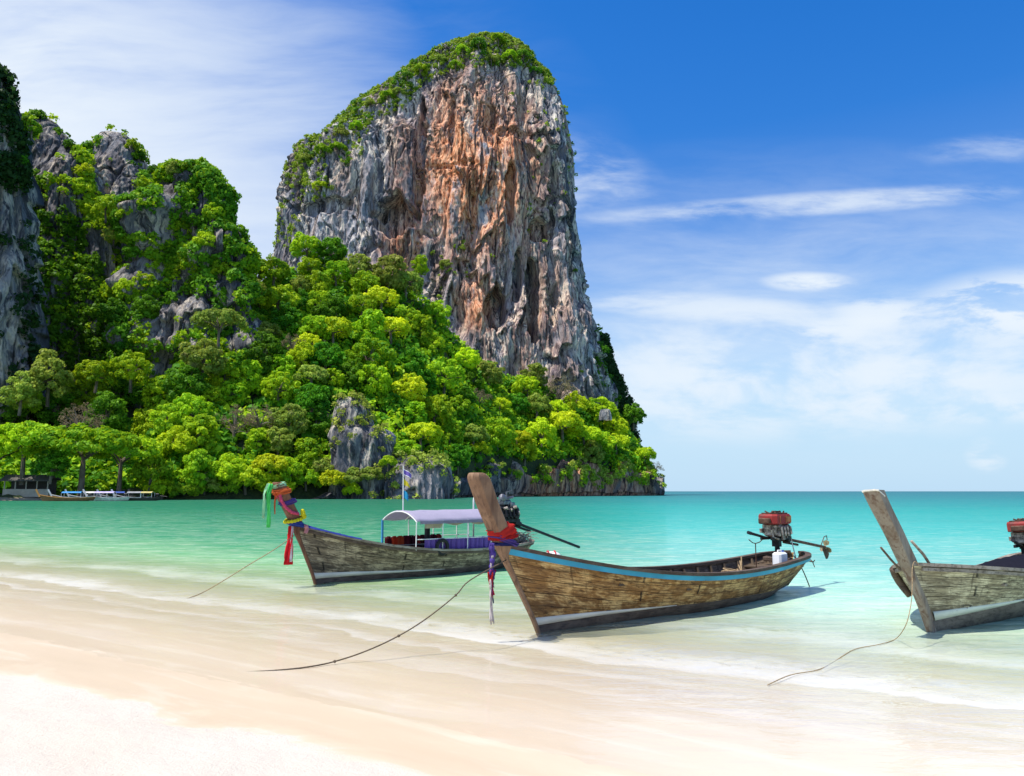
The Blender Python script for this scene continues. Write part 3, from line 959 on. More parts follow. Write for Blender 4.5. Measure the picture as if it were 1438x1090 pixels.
def build_rocks():
    DT = 428.0
    C = lambda px, py, y=388: W(px, py, y)
    om = [(C(664, 225), 52, 1.0), (C(745, 430), 46, 0.22), (C(640, 130), 24, 0.75), (C(590, 250), 22, 0.7), (C(570, 345), 20, 0.8), (C(665, 425), 17, 0.9), (C(735, 300), 24, 0.5), (C(755, 470), 22, 0.35)]
    mt = rock_mat('limestone_tower', om, 1.25, 0.9, 0.5)
    left = [(378, 430), (382, 365), (388, 320), (396, 285), (404, 258), (410, 240), (424, 218), (447, 208), (466, 192), (488, 165), (513, 137), (540, 124), (562, 104), (590, 92), (612, 75), (642, 66), (665, 54), (684, 48)]
    right = [(862, 640), (858, 560), (848, 520), (843, 490), (836, 455), (824, 425), (815, 385), (808, 340), (804, 300), (802, 240), (799, 205), (794, 175), (788, 145), (781, 128), (770, 108), (757, 90), (742, 72), (730, 60), (716, 52), (702, 48)]
    left = [(378, 640)] + [(a + 5, b + 5) for a, b in left]; right = [(a - 3, b + (5 if b < 60 else 2)) for a, b in right]
    dents = [(566, 335, 27, 30, 13), (758, 345, 16, 18, 8), (748, 440, 10, 60, 14), (700, 455, 15, 30, 13), (728, 410, 7, 40, 8), (716, 300, 8, 42, 9), (598, 250, 8, 95, 9), (640, 200, 5, 40, 5), (772, 300, 6, 60, 6), (690, 205, 9, 40, 3),
             (660, 400, 12, 10, 4), (770, 420, 8, 60, 3), (632, 265, 40, 4, 2), (722, 215, 22, 10, 4), (545, 300, 8, 40, 4), (475, 320, 40, 12, 4)]
    o, P, N, nF = rock_column('limestone_cliff', left, right, DT, mt, 0.5, 620, 60, 560, 1.15, 11, dents, 2.7, 0.05, 1.0, edge=0.55)
    reg_surf(P, nF)
    rng = np.random.default_rng(5)
    cap = [(400, 260), (405, 205), (480, 150), (540, 95), (600, 60), (690, 20), (740, 30), (800, 120), (770, 118), (748, 98), (700, 92), (655, 100), (620, 105), (585, 128), (560, 160), (530, 165), (515, 200), (500, 235), (462, 225), (450, 262), (430, 262), (420, 250)]

    def m1(px, py, n, p):
        up = np.clip(n[:, 2], 0, 1)
        pt = sstep(fbm(p[:, 0] / 9, p[:, 1] / 9, p[:, 2] / 9, 3, 77), -0.35, 0.05)
        q = inpoly(px, py, cap) * (0.25 + 0.75 * pt)
        q = np.maximum(q, inpoly(px, py, [(380, 345), (395, 285), (425, 235), (440, 260), (420, 330), (400, 350)]) * 0.5 * pt)
        q = np.maximum(q, inpoly(px, py, [(430, 250), (465, 245), (470, 275), (440, 280)]) * 1.0)
        q = np.maximum(q, (py < 300) * (px > 740) * 0.05)
        q = np.maximum(q, (up > 0.45) * pt * 0.10 * (fbm(p[:, 0] / 20, p[:, 1] / 20, p[:, 2] / 20, 2, 7) > 0.05))
        q = np.maximum(q, inpoly(px, py, [(600, 350), (650, 340), (660, 390), (610, 400)]) * 0.5 * pt)
        return q * 0.55
    veg_on('cliff_shrubbery', P, N, nF, 22000, rng, (0.6, 1.6), 26, 0.40, LM['tuft'], m1)

    def m2(px, py, n, p):
        pt = sstep(fbm(p[:, 0] / 12, p[:, 1] / 12, p[:, 2] / 12, 3, 99), 0.0, 0.25)
        q = inpoly(px, py, cap) * pt
        return np.maximum(q, (px > 835) * 0.5) * 0.35
    veg_on('cliff_shrubbery', P, N, nF, 12000, rng, (0.7, 2.0), 34, 0.34, LM['dark'], m2)

    # sheltered spur behind the tower right foot, wooded
    ms = rock_mat('limestone_grey', None, 0.85, 0.85, 0.2)
    o, P, N, nF = rock_column('limestone_spur', [(800, 700), (805, 520), (815, 470)], [(905, 700), (880, 572), (868, 540), (856, 515), (850, 490), (845, 475)], 452, ms, 0.6, 80, 20, 90, 0.6, 61)
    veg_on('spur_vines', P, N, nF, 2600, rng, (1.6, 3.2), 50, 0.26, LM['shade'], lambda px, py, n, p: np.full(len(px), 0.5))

    # left mountain: three pinnacles on one wooded mass
    mg = rock_mat('limestone_blue_grey', None, 0.75, 0.85, 0.15)
    specs = [
        ('limestone_pinnacle', [(-60, 720), (-20, 420), (20, 300), (26, 235), (36, 190), (48, 172), (60, 167)], [(200, 720), (165, 400), (150, 320), (135, 262), (116, 228), (104, 208), (90, 190), (78, 176), (70, 168)], 268, 21),
        ('limestone_pinnacle', [(70, 720), (95, 420), (108, 330), (118, 290), (126, 262), (130, 230), (134, 205), (142, 192), (152, 187)], [(340, 720), (300, 420), (275, 340), (240, 290), (222, 262), (205, 236), (192, 214), (186, 200), (176, 190), (166, 187)], 282, 33),
        ('limestone_pinnacle', [(150, 720), (170, 470), (190, 380), (200, 320), (212, 275), (224, 250), (240, 236), (256, 232)], [(372, 720), (366, 480), (350, 400), (343, 350), (332, 320), (326, 292), (310, 266), (292, 248), (272, 234)], 262, 45),
        ('limestone_wall', [(-420, 720), (-420, 420), (-420, 60), (-400, 20), (-380, 0)], [(62, 720), (52, 540), (42, 470), (38, 420), (33, 330), (31, 240), (27, 180), (19, 150), (10, 122), (-2, 100), (-30, 60), (-60, 20), (-80, 0)], 226, 57),
    ]
    bare = [  # rock left bare of leaves
        [(36, 190), (52, 168), (72, 160), (90, 185), (104, 212), (104, 240), (78, 250), (50, 245), (36, 235)],
        [(126, 225), (132, 190), (150, 175), (184, 178), (196, 215), (194, 275), (160, 285), (128, 268)],
        [(222, 255), (248, 250), (248, 285), (228, 298)], [(276, 262), (292, 268), (288, 295), (274, 298)],
        [(112, 318), (155, 325), (165, 395), (120, 395)], [(165, 335), (205, 340), (200, 385), (170, 380)],
        [(222, 435), (300, 400), (295, 440), (250, 470), (240, 520), (220, 515)], [(318, 400), (340, 385), (335, 430), (318, 445)],
    ]
    for nm, l, r, D, sd in specs:
        wall = nm == 'limestone_wall'
        o, P, N, nF = rock_column(nm, l, r, D, mg, 0.55 if not wall else 0.5, 330, 30, 330, (0.8 if sd == 45 else 1.1) if not wall else 0.9, sd, (), 2.4, 0.12 if not wall else 0.0, 1.0 if sd in (45, 57) else 0.45, edge=0.6, dmax=34, lump=0 if wall else (11.0 if sd == 45 else 2.5))
        reg_surf(P, nF)
        if wall:
            def mw(px, py, n, p):
                pt = sstep(fbm(p[:, 0] / 8, p[:, 1] / 8, p[:, 2] / 10, 3, 13), -0.05, 0.2)
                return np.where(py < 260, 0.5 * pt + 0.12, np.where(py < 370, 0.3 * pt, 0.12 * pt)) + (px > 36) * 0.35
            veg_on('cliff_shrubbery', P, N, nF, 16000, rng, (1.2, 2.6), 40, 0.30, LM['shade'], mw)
            continue

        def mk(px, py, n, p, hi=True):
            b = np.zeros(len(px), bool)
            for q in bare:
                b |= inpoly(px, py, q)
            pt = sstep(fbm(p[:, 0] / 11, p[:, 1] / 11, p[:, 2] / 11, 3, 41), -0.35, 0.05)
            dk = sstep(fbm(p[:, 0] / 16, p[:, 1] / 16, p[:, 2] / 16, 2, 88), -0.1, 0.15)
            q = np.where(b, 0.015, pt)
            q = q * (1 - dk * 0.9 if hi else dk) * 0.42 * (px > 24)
            sh = inpoly(px, py, [(26, 300), (105, 300), (125, 330), (150, 410), (205, 520), (26, 530)])  # valley shade put into the leaf colour: mostly deep green clumps here
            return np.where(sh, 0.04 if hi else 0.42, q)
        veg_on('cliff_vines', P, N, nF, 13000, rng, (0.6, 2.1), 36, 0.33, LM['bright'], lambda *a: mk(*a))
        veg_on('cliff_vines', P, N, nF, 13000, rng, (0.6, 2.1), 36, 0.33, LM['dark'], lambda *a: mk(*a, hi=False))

    # sea cliff under the slope: a curtain following the shore and turning round the point
    mc = rock_mat('limestone_shore', [(W(790, 660, 345), 34, 0.6), (W(860, 660, 375), 26, 0.6)], 0.68, 0.9, 0.9)
    path = []
    for px in np.linspace(440, 918, 420):
        y = np.interp(px, D0x, D0y) - 1.5
        path.append(((px - 719) / F * y, y, px))
    xe, ye, _ = path[-1]
    for k in range(1, 60):
        an = k / 59 * math.pi * 0.9
        path.append((xe + 7 * math.sin(an) , ye + 9 * (1 - math.cos(an)) + k * 0.5, 930))
    path = np.array(path); nz = 60
    hts = cliffh(path[:, 2]) * (0.82 + 0.75 * fbm(path[:, 0] / 13, path[:, 1] / 13, 0.0, 3, 3))
    hts[:20] *= np.linspace(0.1, 1, 20)
    tn = np.gradient(path[:, :2], axis=0); tn /= np.linalg.norm(tn, axis=1, keepdims=True)
    nr = np.stack([tn[:, 1], -tn[:, 0]], 1)
    q = np.linspace(-0.15, 1.05, nz)
    X = np.repeat(path[:, :1], nz, 1); Y = np.repeat(path[:, 1:2], nz, 1); Z = hts[:, None] * q[None, :]
    d = rock_disp(X, Y, Z, 0, 0, 0.42, 71) + 1.3 * q[None, :] ** 0.5 - 1.2 * (q[None, :] < 0.12) + 1.0 - 4.5 * sstep(q[None, :], 0.9, 1.05)
    X = X + nr[:, :1] * d; Y = Y + nr[:, 1:] * d
    v = np.stack([X, Y, Z], -1)
    tag(mesh('shore_cliff', v.reshape(-1, 3), grid_faces(len(path), nz), mc), kind='structure')
    N = np.repeat(np.concatenate([nr, np.full((len(nr), 1), 0.5)], 1)[:, None, :], nz, 1)

    def mh(px, py, n, p):
        pt = sstep(fbm(p[:, 0] / 7, p[:, 1] / 7, p[:, 2] / 9, 2, 15), -0.1, 0.25)
        hh = p[:, 2] / 12
        return pt * sstep(hh, 0.25, 0.8) * 0.42 * (p[:, 2] > 3.5)
    veg_on('shore_shrubbery', v, N, len(path), 8000, rng, (0.7, 1.8), 34, 0.32, LM['olive'], mh)
    veg_on('shore_shrubbery', v, N, len(path), 4000, rng, (0.7, 1.8), 34, 0.32, LM['bright'], mh)

    # free grey outcrops
    mo = rock_mat('limestone_outcrop', None, 0.85, 0.9, 0.1)
    for l, r, D, lab in (
        ([(462, 715), (466, 612), (469, 582), (474, 564), (480, 558)], [(552, 715), (550, 612), (541, 603), (526, 598), (518, 575), (506, 560), (490, 556)], 224, 'tall pale grey limestone outcrop jutting from the trees, leaning face'),
        ([(540, 708), (541, 680), (546, 655), (556, 646), (564, 640)], [(630, 708), (627, 680), (622, 655), (612, 642), (600, 637), (580, 636)], 226, 'low dark grey limestone boulder standing at the waterline behind the flags'),
        ([(842, 590), (843, 580), (846, 574)], [(858, 590), (857, 582), (854, 575)], 372, 'small grey rock poking out of bushes near the right end of the headland'),
    ):
        sm_ = 1.0 if D < 300 else 1.0
        o, P, N, nF = rock_column('limestone_outcrop', l, r, D, mo, 0.6, 130, 20, 110, sm_, int(D) + len(lab), (), 2.6, 0.05, 0.8, kind='thing', label=lab, cat='rock outcrop', edge=0.7, lump=3.5 if D < 300 else 1.6)
        if D < 300:
            veg_on('outcrop_shrubbery', P, N, nF, 900, rng, (0.8, 1.6), 40, 0.28, LM['olive'],
                   lambda px, py, n, p: 0.03 + (n[:, 2] > 0.55) * 0.2)


SURF = []


def reg_surf(P, nF):
    q = P[:nF:2, ::2].reshape(-1, 3); a, b = topix(q); SURF.append(np.stack([a, b, q[:, 1]], 1))


def surf_y(px, py):
    """distance of the nearest registered rock face behind photo pixel px,py"""
    best = None
    for q in SURF:
        d = (q[:, 0] - px) ** 2 + (q[:, 1] - py) ** 2
        m = d < max(36.0, d.min() * 1.5)
        if d.min() < 20 ** 2:
            y = q[m, 1 + 1].min()
            best = y if best is None else min(best, y)
    return best if best is not None else 300.0


def ground_under(px, py):
    """distance at which the sight line through px,py meets the wooded slope"""
    a = (690 - py) / F
    d0 = float(np.interp(px, D0x, D0y)); ch = float(cliffh(px))
    ys = np.linspace(d0 + 1.5, d0 + 260, 500)
    h = terr_h(np.full(500, px), ys)
    k = np.argmax(h / ys >= a) if np.any(h / ys >= a) else int(np.argmax(h / ys))
    return ys[k], h[k]


PROTO = {}


def build_trees():
    rng = np.random.default_rng(77); random.seed(4)
    for kind, shape in (('dark', 'bush'), ('bright', 'round'), ('bright', 'tall'), ('bright', 'bush'), ('dark', 'round'), ('dark', 'tall'), ('yellow', 'round'), ('yellow', 'bush'),
                        ('olive', 'round'), ('olive', 'bush'), ('bare', 'bare'), ('bright', 'umbrella'), ('olive', 'umbrella'), ('bright', 'round2'), ('olive', 'tall')):
        PROTO[(kind, shape)] = [make_tree(kind, shape.replace('2', ''), len(PROTO) * 7 + 3), False]
    words = {'bright': 'bright green', 'dark': 'deep green', 'yellow': 'yellow-green', 'olive': 'dull olive', 'bare': 'brown half-bare'}
    shp = {'round': 'round-crowned tree', 'round2': 'billowing round tree', 'tall': 'tall vine-draped tree', 'bush': 'low bushy tree', 'umbrella': 'wide spreading tree', 'bare': 'twiggy tree'}
    marks = [(110, 690, 'the far moored boats'), (500, 600, 'the tall grey outcrop'), (585, 670, 'the waterline boulder'), (850, 582, 'the small rock'),
             (925, 660, 'the tip of the headland'), (230, 460, 'the pale streaked cliff'), (350, 370, 'the mountain gap'),
             (570, 340, 'the orange cave'), (700, 480, 'the dark fissures'), (20, 500, 'the left edge cliff'), (375, 690, 'the ribboned prow'),
             (830, 520, 'the tower right foot'), (160, 230, 'the middle pinnacle'), (275, 240, 'the leafy dome'), (65, 200, 'the left pinnacle'),
             (690, 45, 'the tower summit'), (440, 230, 'the tower left shoulder'), (655, 690, 'the tallest brown prow'), (780, 600, 'the bright seaward shrubs'),
             (480, 340, 'the tower grey base')]
    recs = []

    def put(px, py, r_px, kind, shape, y=None, z=None, sq=1.0):
        """crown centre seen at px,py; r_px = crown radius in photo pixels"""
        if y is None:
            y, h = ground_under(px, min(py + r_px * 0.9, 688))
        r = r_px * y / F
        Hk = {'round': 0.85, 'round2': 0.85, 'tall': 1.3, 'umbrella': 1.1, 'bush': 0.6, 'bare': 1.1}[shape] - 0.25
        P = W(px, py, y)
        base = P - np.array((0, 0, Hk * r))
        e = PROTO[(kind, shape)]
        if not e[1]:
            o = e[0]; e[1] = True
        else:
            o = copy_tree(e[0])
        o.location = base; o.rotation_euler = (0, 0, rng.uniform(0, 6.28))
        o.scale = (r * sq * rng.uniform(0.92, 1.1), r * sq * rng.uniform(0.92, 1.1), r * rng.uniform(0.9, 1.12))
        recs.append([o, px, py, r_px, kind, shape])

    # hand-placed trees that stand out
    for a in [
        (35, 622, 44, 'bright', 'umbrella', 186), (118, 628, 52, 'bright', 'umbrella', 190), (170, 640, 40, 'bright', 'umbrella', 196), (-20, 640, 50, 'bright', 'umbrella', 186), (72, 652, 26, 'dark', 'round', 184),
        (112, 590, 34, 'bare', 'bare', 200), (330, 594, 30, 'bare', 'bare', None), (672, 558, 18, 'bare', 'bare', None), (520, 500, 34, 'bright', 'round2', None),
        (308, 458, 27, 'olive', 'umbrella', 240), (285, 505, 34, 'olive', 'round', 232), (262, 545, 34, 'dark', 'round', 228),
        (70, 525, 30, 'olive', 'tall', 214), (30, 545, 26, 'olive', 'tall', 210), (150, 580, 30, 'dark', 'tall', 214), (135, 525, 26, 'bright', 'round', 222), (185, 520, 28, 'bright', 'round2', 226),
        (392, 545, 27, 'bright', 'round2', None), (345, 675, 28, 'yellow', 'bush', None), (320, 660, 26, 'yellow', 'round', None), (380, 655, 26, 'yellow', 'bush', None),
        (790, 600, 30, 'yellow', 'bush', None), (820, 612, 26, 'yellow', 'bush', None), (760, 612, 24, 'yellow', 'round', None), (865, 622, 20, 'yellow', 'bush', None),
        (890, 585, 17, 'dark', 'round', None), (905, 640, 18, 'yellow', 'bush', None), (921, 656, 11, 'bare', 'bare', 392), (908, 664, 14, 'olive', 'bush', None), (470, 676, 22, 'yellow', 'bush', 216), (520, 668, 20, 'olive', 'bush', 217), (545, 650, 13, 'bright', 'bush', 217), (495, 690, 16, 'bright', 'bush', 218),
        (465, 355, 26, 'dark', 'round', None), (430, 350, 24, 'bright', 'round', None), (385, 380, 26, 'bright', 'round', None), (365, 385, 20, 'bright', 'tall', None), (545, 388, 30, 'olive', 'round', None), (590, 372, 14, 'bright', 'tall', None),
        (352, 362, 10, 'dark', 'tall', None), (500, 380, 24, 'olive', 'round', None), (570, 400, 26, 'olive', 'bush', None),
        (450, 662, 24, 'olive', 'bush', 222), (500, 672, 22, 'olive', 'bush', 218), (570, 632, 20, 'bright', 'bush', 226), (430, 672, 22, 'bright', 'bush', None),
        (740, 545, 22, 'bright', 'round', None), (800, 520, 12, 'dark', 'round', None),
        (750, 528, 20, 'olive', 'round', None),
    ]:
        put(*a[:5], y=a[5])
    # pinnacle and summit trees
    for a in [(45, 180, 15, 'bright', 'round', 262), (98, 204, 10, 'dark', 'round', 266), (186, 204, 11, 'bright', 'round', 278),
              (196, 220, 9, 'dark', 'round', 276), (216, 240, 9, 'dark', 'round', 274), (245, 238, 12, 'olive', 'round', 256), (266, 236, 15, 'bright', 'round', 256), (290, 246, 12, 'bright', 'round', 255), (306, 262, 11, 'dark', 'round', 254),
              (322, 286, 9, 'dark', 'round', 254), (118, 242, 16, 'yellow', 'round', 266), (110, 262, 15, 'bright', 'tall', 262), (150, 292, 20, 'bright', 'round', 258),
              (125, 296, 16, 'yellow', 'round', 256), (180, 300, 18, 'bright', 'round', 258), (208, 290, 16, 'dark', 'round', 256), (350, 352, 9, 'dark', 'tall', 262), (262, 275, 16, 'bright', 'round', 246), (300, 300, 18, 'bright', 'round', 246), (250, 320, 20, 'bright', 'round', 242),
              (290, 340, 20, 'bright', 'round2', 242), (320, 340, 15, 'bright', 'round', 246), (230, 350, 17, 'dark', 'round', 240), (265, 375, 22, 'bright', 'round', 238), (310, 380, 17, 'bright', 'round', 242), (190, 355, 18, 'dark', 'round', 244), (160, 330, 16, 'olive', 'round', 250),
              (180, 410, 20, 'bright', 'round', 240), (205, 435, 20, 'dark', 'round', 238), (160, 440, 22, 'dark', 'round', 240), (175, 480, 22, 'dark', 'round', 238), (205, 395, 17, 'bright', 'round', 240), (30, 225, 10, 'dark', 'round', 226), (22, 190, 9, 'dark', 'bush', 222), (8, 150, 9, 'dark', 'round', 222), (24, 260, 10, 'dark', 'round', 222),
              (700, 56, 12, 'bright', 'bush', 352), (672, 62, 12, 'dark', 'bush', 352), (735, 78, 11, 'dark', 'bush', 352), (650, 72, 12, 'bright', 'bush', 350), (752, 100, 9, 'dark', 'bush', 350), (620, 84, 10, 'olive', 'bush', 348), (590, 98, 11, 'bright', 'bush', 348), (572, 108, 9, 'dark', 'bush', 348), (520, 146, 10, 'olive', 'bush', 346),
              (545, 136, 12, 'bright', 'bush', 346), (480, 190, 13, 'olive', 'bush', 344), (455, 212, 13, 'bright', 'bush', 344), (430, 224, 12, 'olive', 'bush', 344), (475, 208, 12, 'bright', 'bush', 340), (450, 262, 13, 'yellow', 'bush', 336), (500, 178, 11, 'bright', 'bush', 343), (715, 80, 12, 'bright', 'bush', 348), (690, 84, 11, 'olive', 'bush', 348), (640, 92, 11, 'bright', 'bush', 347), (560, 130, 10, 'olive', 'bush', 343),
              (850, 492, 7, 'dark', 'round', 385), (808, 380, 4, 'dark', 'bush', 372), (626, 372, 10, 'olive', 'bush', 340), (648, 350, 7, 'olive', 'bush', 336)]:
        put(a[0], a[1], a[2], a[3], a[4], y=surf_y(a[0], a[1] + a[2] * 0.5) + a[2] * 0.1)
    # the wooded slope, back to front
    taken = [(r_[1], r_[2], r_[3]) for r_ in recs]
    cand = []
    py = 684.0
    while py > 360:
        r0 = np.interp(py, [360, 450, 684], [17, 20, 22])
        px = -70.0 + rng.uniform(0, 20)
        while px < 935:
            r_ = r0 * (1.0 if px < 640 else 0.86) * rng.uniform(0.75, 1.3)
            cand.append((px + rng.uniform(-7, 7), py + rng.uniform(-7, 7), r_))
            px += r_ * 1.55
        py -= r0 * 1.02
    for px, py, r_ in cand:
        top = float(np.interp(px, T1x, T1y)) - 10
        if px > 925: continue
        if py - r_ * 0.4 < top: continue
        if 455 < px < 560 and 545 < py < 655: continue
        if 540 < px < 632 and py > 628: continue
        if px > 632 and py > 690 - cliffh(px) / np.interp(px, D0x, D0y) * F * 0.9 - 12: continue
        if px < 205 and py > 640: continue
        if any((px - a) ** 2 + (py - b) ** 2 < (0.62 * (r_ + c)) ** 2 * 0.8 for a, b, c in taken): continue
        u_ = rng.uniform()
        region = fbm(px / 90.0, py / 90.0, 0.0, 2, 3) * 1.2
        if px > 700 and py > 560: w_ = (0.38, 0.18, 0.32, 0.10, 0.02)
        elif py > 600 and px > 230: w_ = (0.38, 0.16, 0.30, 0.13, 0.03)
        elif py < 440: w_ = (0.38, 0.28, 0.10, 0.22, 0.02)
        else: w_ = (0.50, 0.26, 0.12, 0.10, 0.02)
        kind = ('bright', 'dark', 'yellow', 'olive', 'bare')[int(np.searchsorted(np.cumsum(w_), min(u_, 0.999)))]
        opts = {'bright': ['round', 'round2', 'tall', 'round'], 'dark': ['round', 'tall'], 'yellow': ['round', 'bush'], 'olive': ['round', 'bush'], 'bare': ['bare']}[kind]
        shape = opts[rng.integers(len(opts))]
        if py > 665 and kind in ('bright', 'yellow', 'olive'): shape = 'bush'
        if len(recs) >= 298: break
        put(px, py, r_ * 1.12, kind, shape); taken.append((px, py, r_))
    for k_, e in PROTO.items():
        if not e[1]:
            for ch in list(e[0].children): bpy.data.objects.remove(ch)
            bpy.data.objects.remove(e[0])
    # labels: look, then the nearest landmark and direction; duplicates get an ordinal
    from collections import defaultdict
    by = defaultdict(list)
    for r_ in recs:
        o, px, py, rp, kind, shape = r_
        mk = min(marks, key=lambda m_: (m_[0] - px) ** 2 + ((m_[1] - py) * 1.2) ** 2)
        ddx, ddy = px - mk[0], mk[1] - py
        if abs(ddy) < 14 and abs(ddx) < 18: where = 'right by'
        elif abs(ddx) > abs(ddy) * 1.3: where = 'right of' if ddx > 0 else 'left of'
        elif ddy > 0: where = 'above and right of' if ddx > 14 else 'above and left of' if ddx < -14 else 'above'
        else: where = 'below and right of' if ddx > 14 else 'below and left of' if ddx < -14 else 'below'
        by[(words[kind], shp[shape], where, mk[2])].append(r_)
        o['category'] = 'tree'; o['group'] = 'trees on the headland' if py > 340 or px > 350 else 'trees on the left mountain'
    onum = ['', 'second', 'third', 'fourth', 'fifth', 'sixth', 'seventh', 'eighth']
    for (wd, sh, wh, mk), L in by.items():
        L.sort(key=lambda r_: r_[1])
        for i, r_ in enumerate(L):
            base_ = f'{wd} {sh} {wh} {mk}'
            if len(L) > 1:
                base_ = ('leftmost ' if i == 0 else 'rightmost ' if i == len(L) - 1 else onum[i] + ' from left, ') + base_
            r_[0]['label'] = base_
    print('trees', len(recs))
    # undergrowth filling between the trees
    n = 5200
    px = rng.uniform(-100, 908, n); q = rng.uniform(0.0, 1.0, n)
    d0 = np.interp(px, D0x, D0y); a = terr_a(px); d1 = d0 * SLOPE / (SLOPE - np.minimum(a, .5))
    y = d0 + 2 + q * (d1 - d0)
    y = np.where((px < 215) & (q < 0.3), d0 + 12 + q * 20, y)
    z = terr_h(px, y)
    p = np.stack([(px - 719) / F * y, y, z + 1.0], 1)
    r = rng.uniform(1.5, 3.4, n)
    half = rng.uniform(0, 1, n) < 0.5
    for hm, mt in ((half, 'bright'), (~half, 'dark')):
        tag(clumps_mesh('undergrowth', p[hm], r[hm], np.tile((0, -0.5, 0.6), (hm.sum(), 1)), 34, 0.30, LM[mt], rng), kind='stuff')


build_sand()
build_sea()
build_terrain()
build_rocks()
build_trees()
# ------------------------------------------------------------------ boats
DK = wood_mat('dark_timber', (0.085, 0.055, 0.038), (0.14, 0.10, 0.07), (0.03, 0.02, 0.015), (1.2, 8, 8), 3.0)
GREYW = wood_mat('weathered_rail', (0.24, 0.19, 0.14), (0.36, 0.31, 0.25), (0.07, 0.05, 0.035), (1.2, 9, 9), 3.0)
STRIPE = paint_mat('white_waterline_paint', (0.66, 0.62, 0.52), (0.16, 0.12, 0.08), 0.35)
CYAN = paint_mat('cyan_rail_paint', (0.03, 0.33, 0.46), (0.06, 0.09, 0.09), 0.2)
BLACK = flat_mat('oily_black_metal', (0.02, 0.02, 0.022), 0.45, 0.5, 0.5, 12, 0.4)
STEEL = flat_mat('grimy_alloy', (0.30, 0.26, 0.21), 0.45, 0.6, 0.7, 14, 0.6)
RUST = flat_mat('brown_rusty_steel', (0.10, 0.055, 0.035), 0.7, 0.4, 0.5, 14, 0.4)
REDP = paint_mat('chipped_red_paint', (0.32, 0.02, 0.014), (0.06, 0.03, 0.022), 1.6, 0.7)
WHITEP = flat_mat('white_painted_pipe', (0.75, 0.74, 0.70), 0.4, 0, 0.1, 6)
ROPE = flat_mat('tan_rope', (0.32, 0.23, 0.13), 0.9, 0, 0.35, 40, 0.5, 0.05)
DROPE = flat_mat('dark_wet_rope', (0.13, 0.10, 0.07), 0.9, 0, 0.4, 40, 0.5, 0.05)
PLASTIC = flat_mat('white_plastic', (0.82, 0.82, 0.80), 0.4, 0, 0.04, 4)


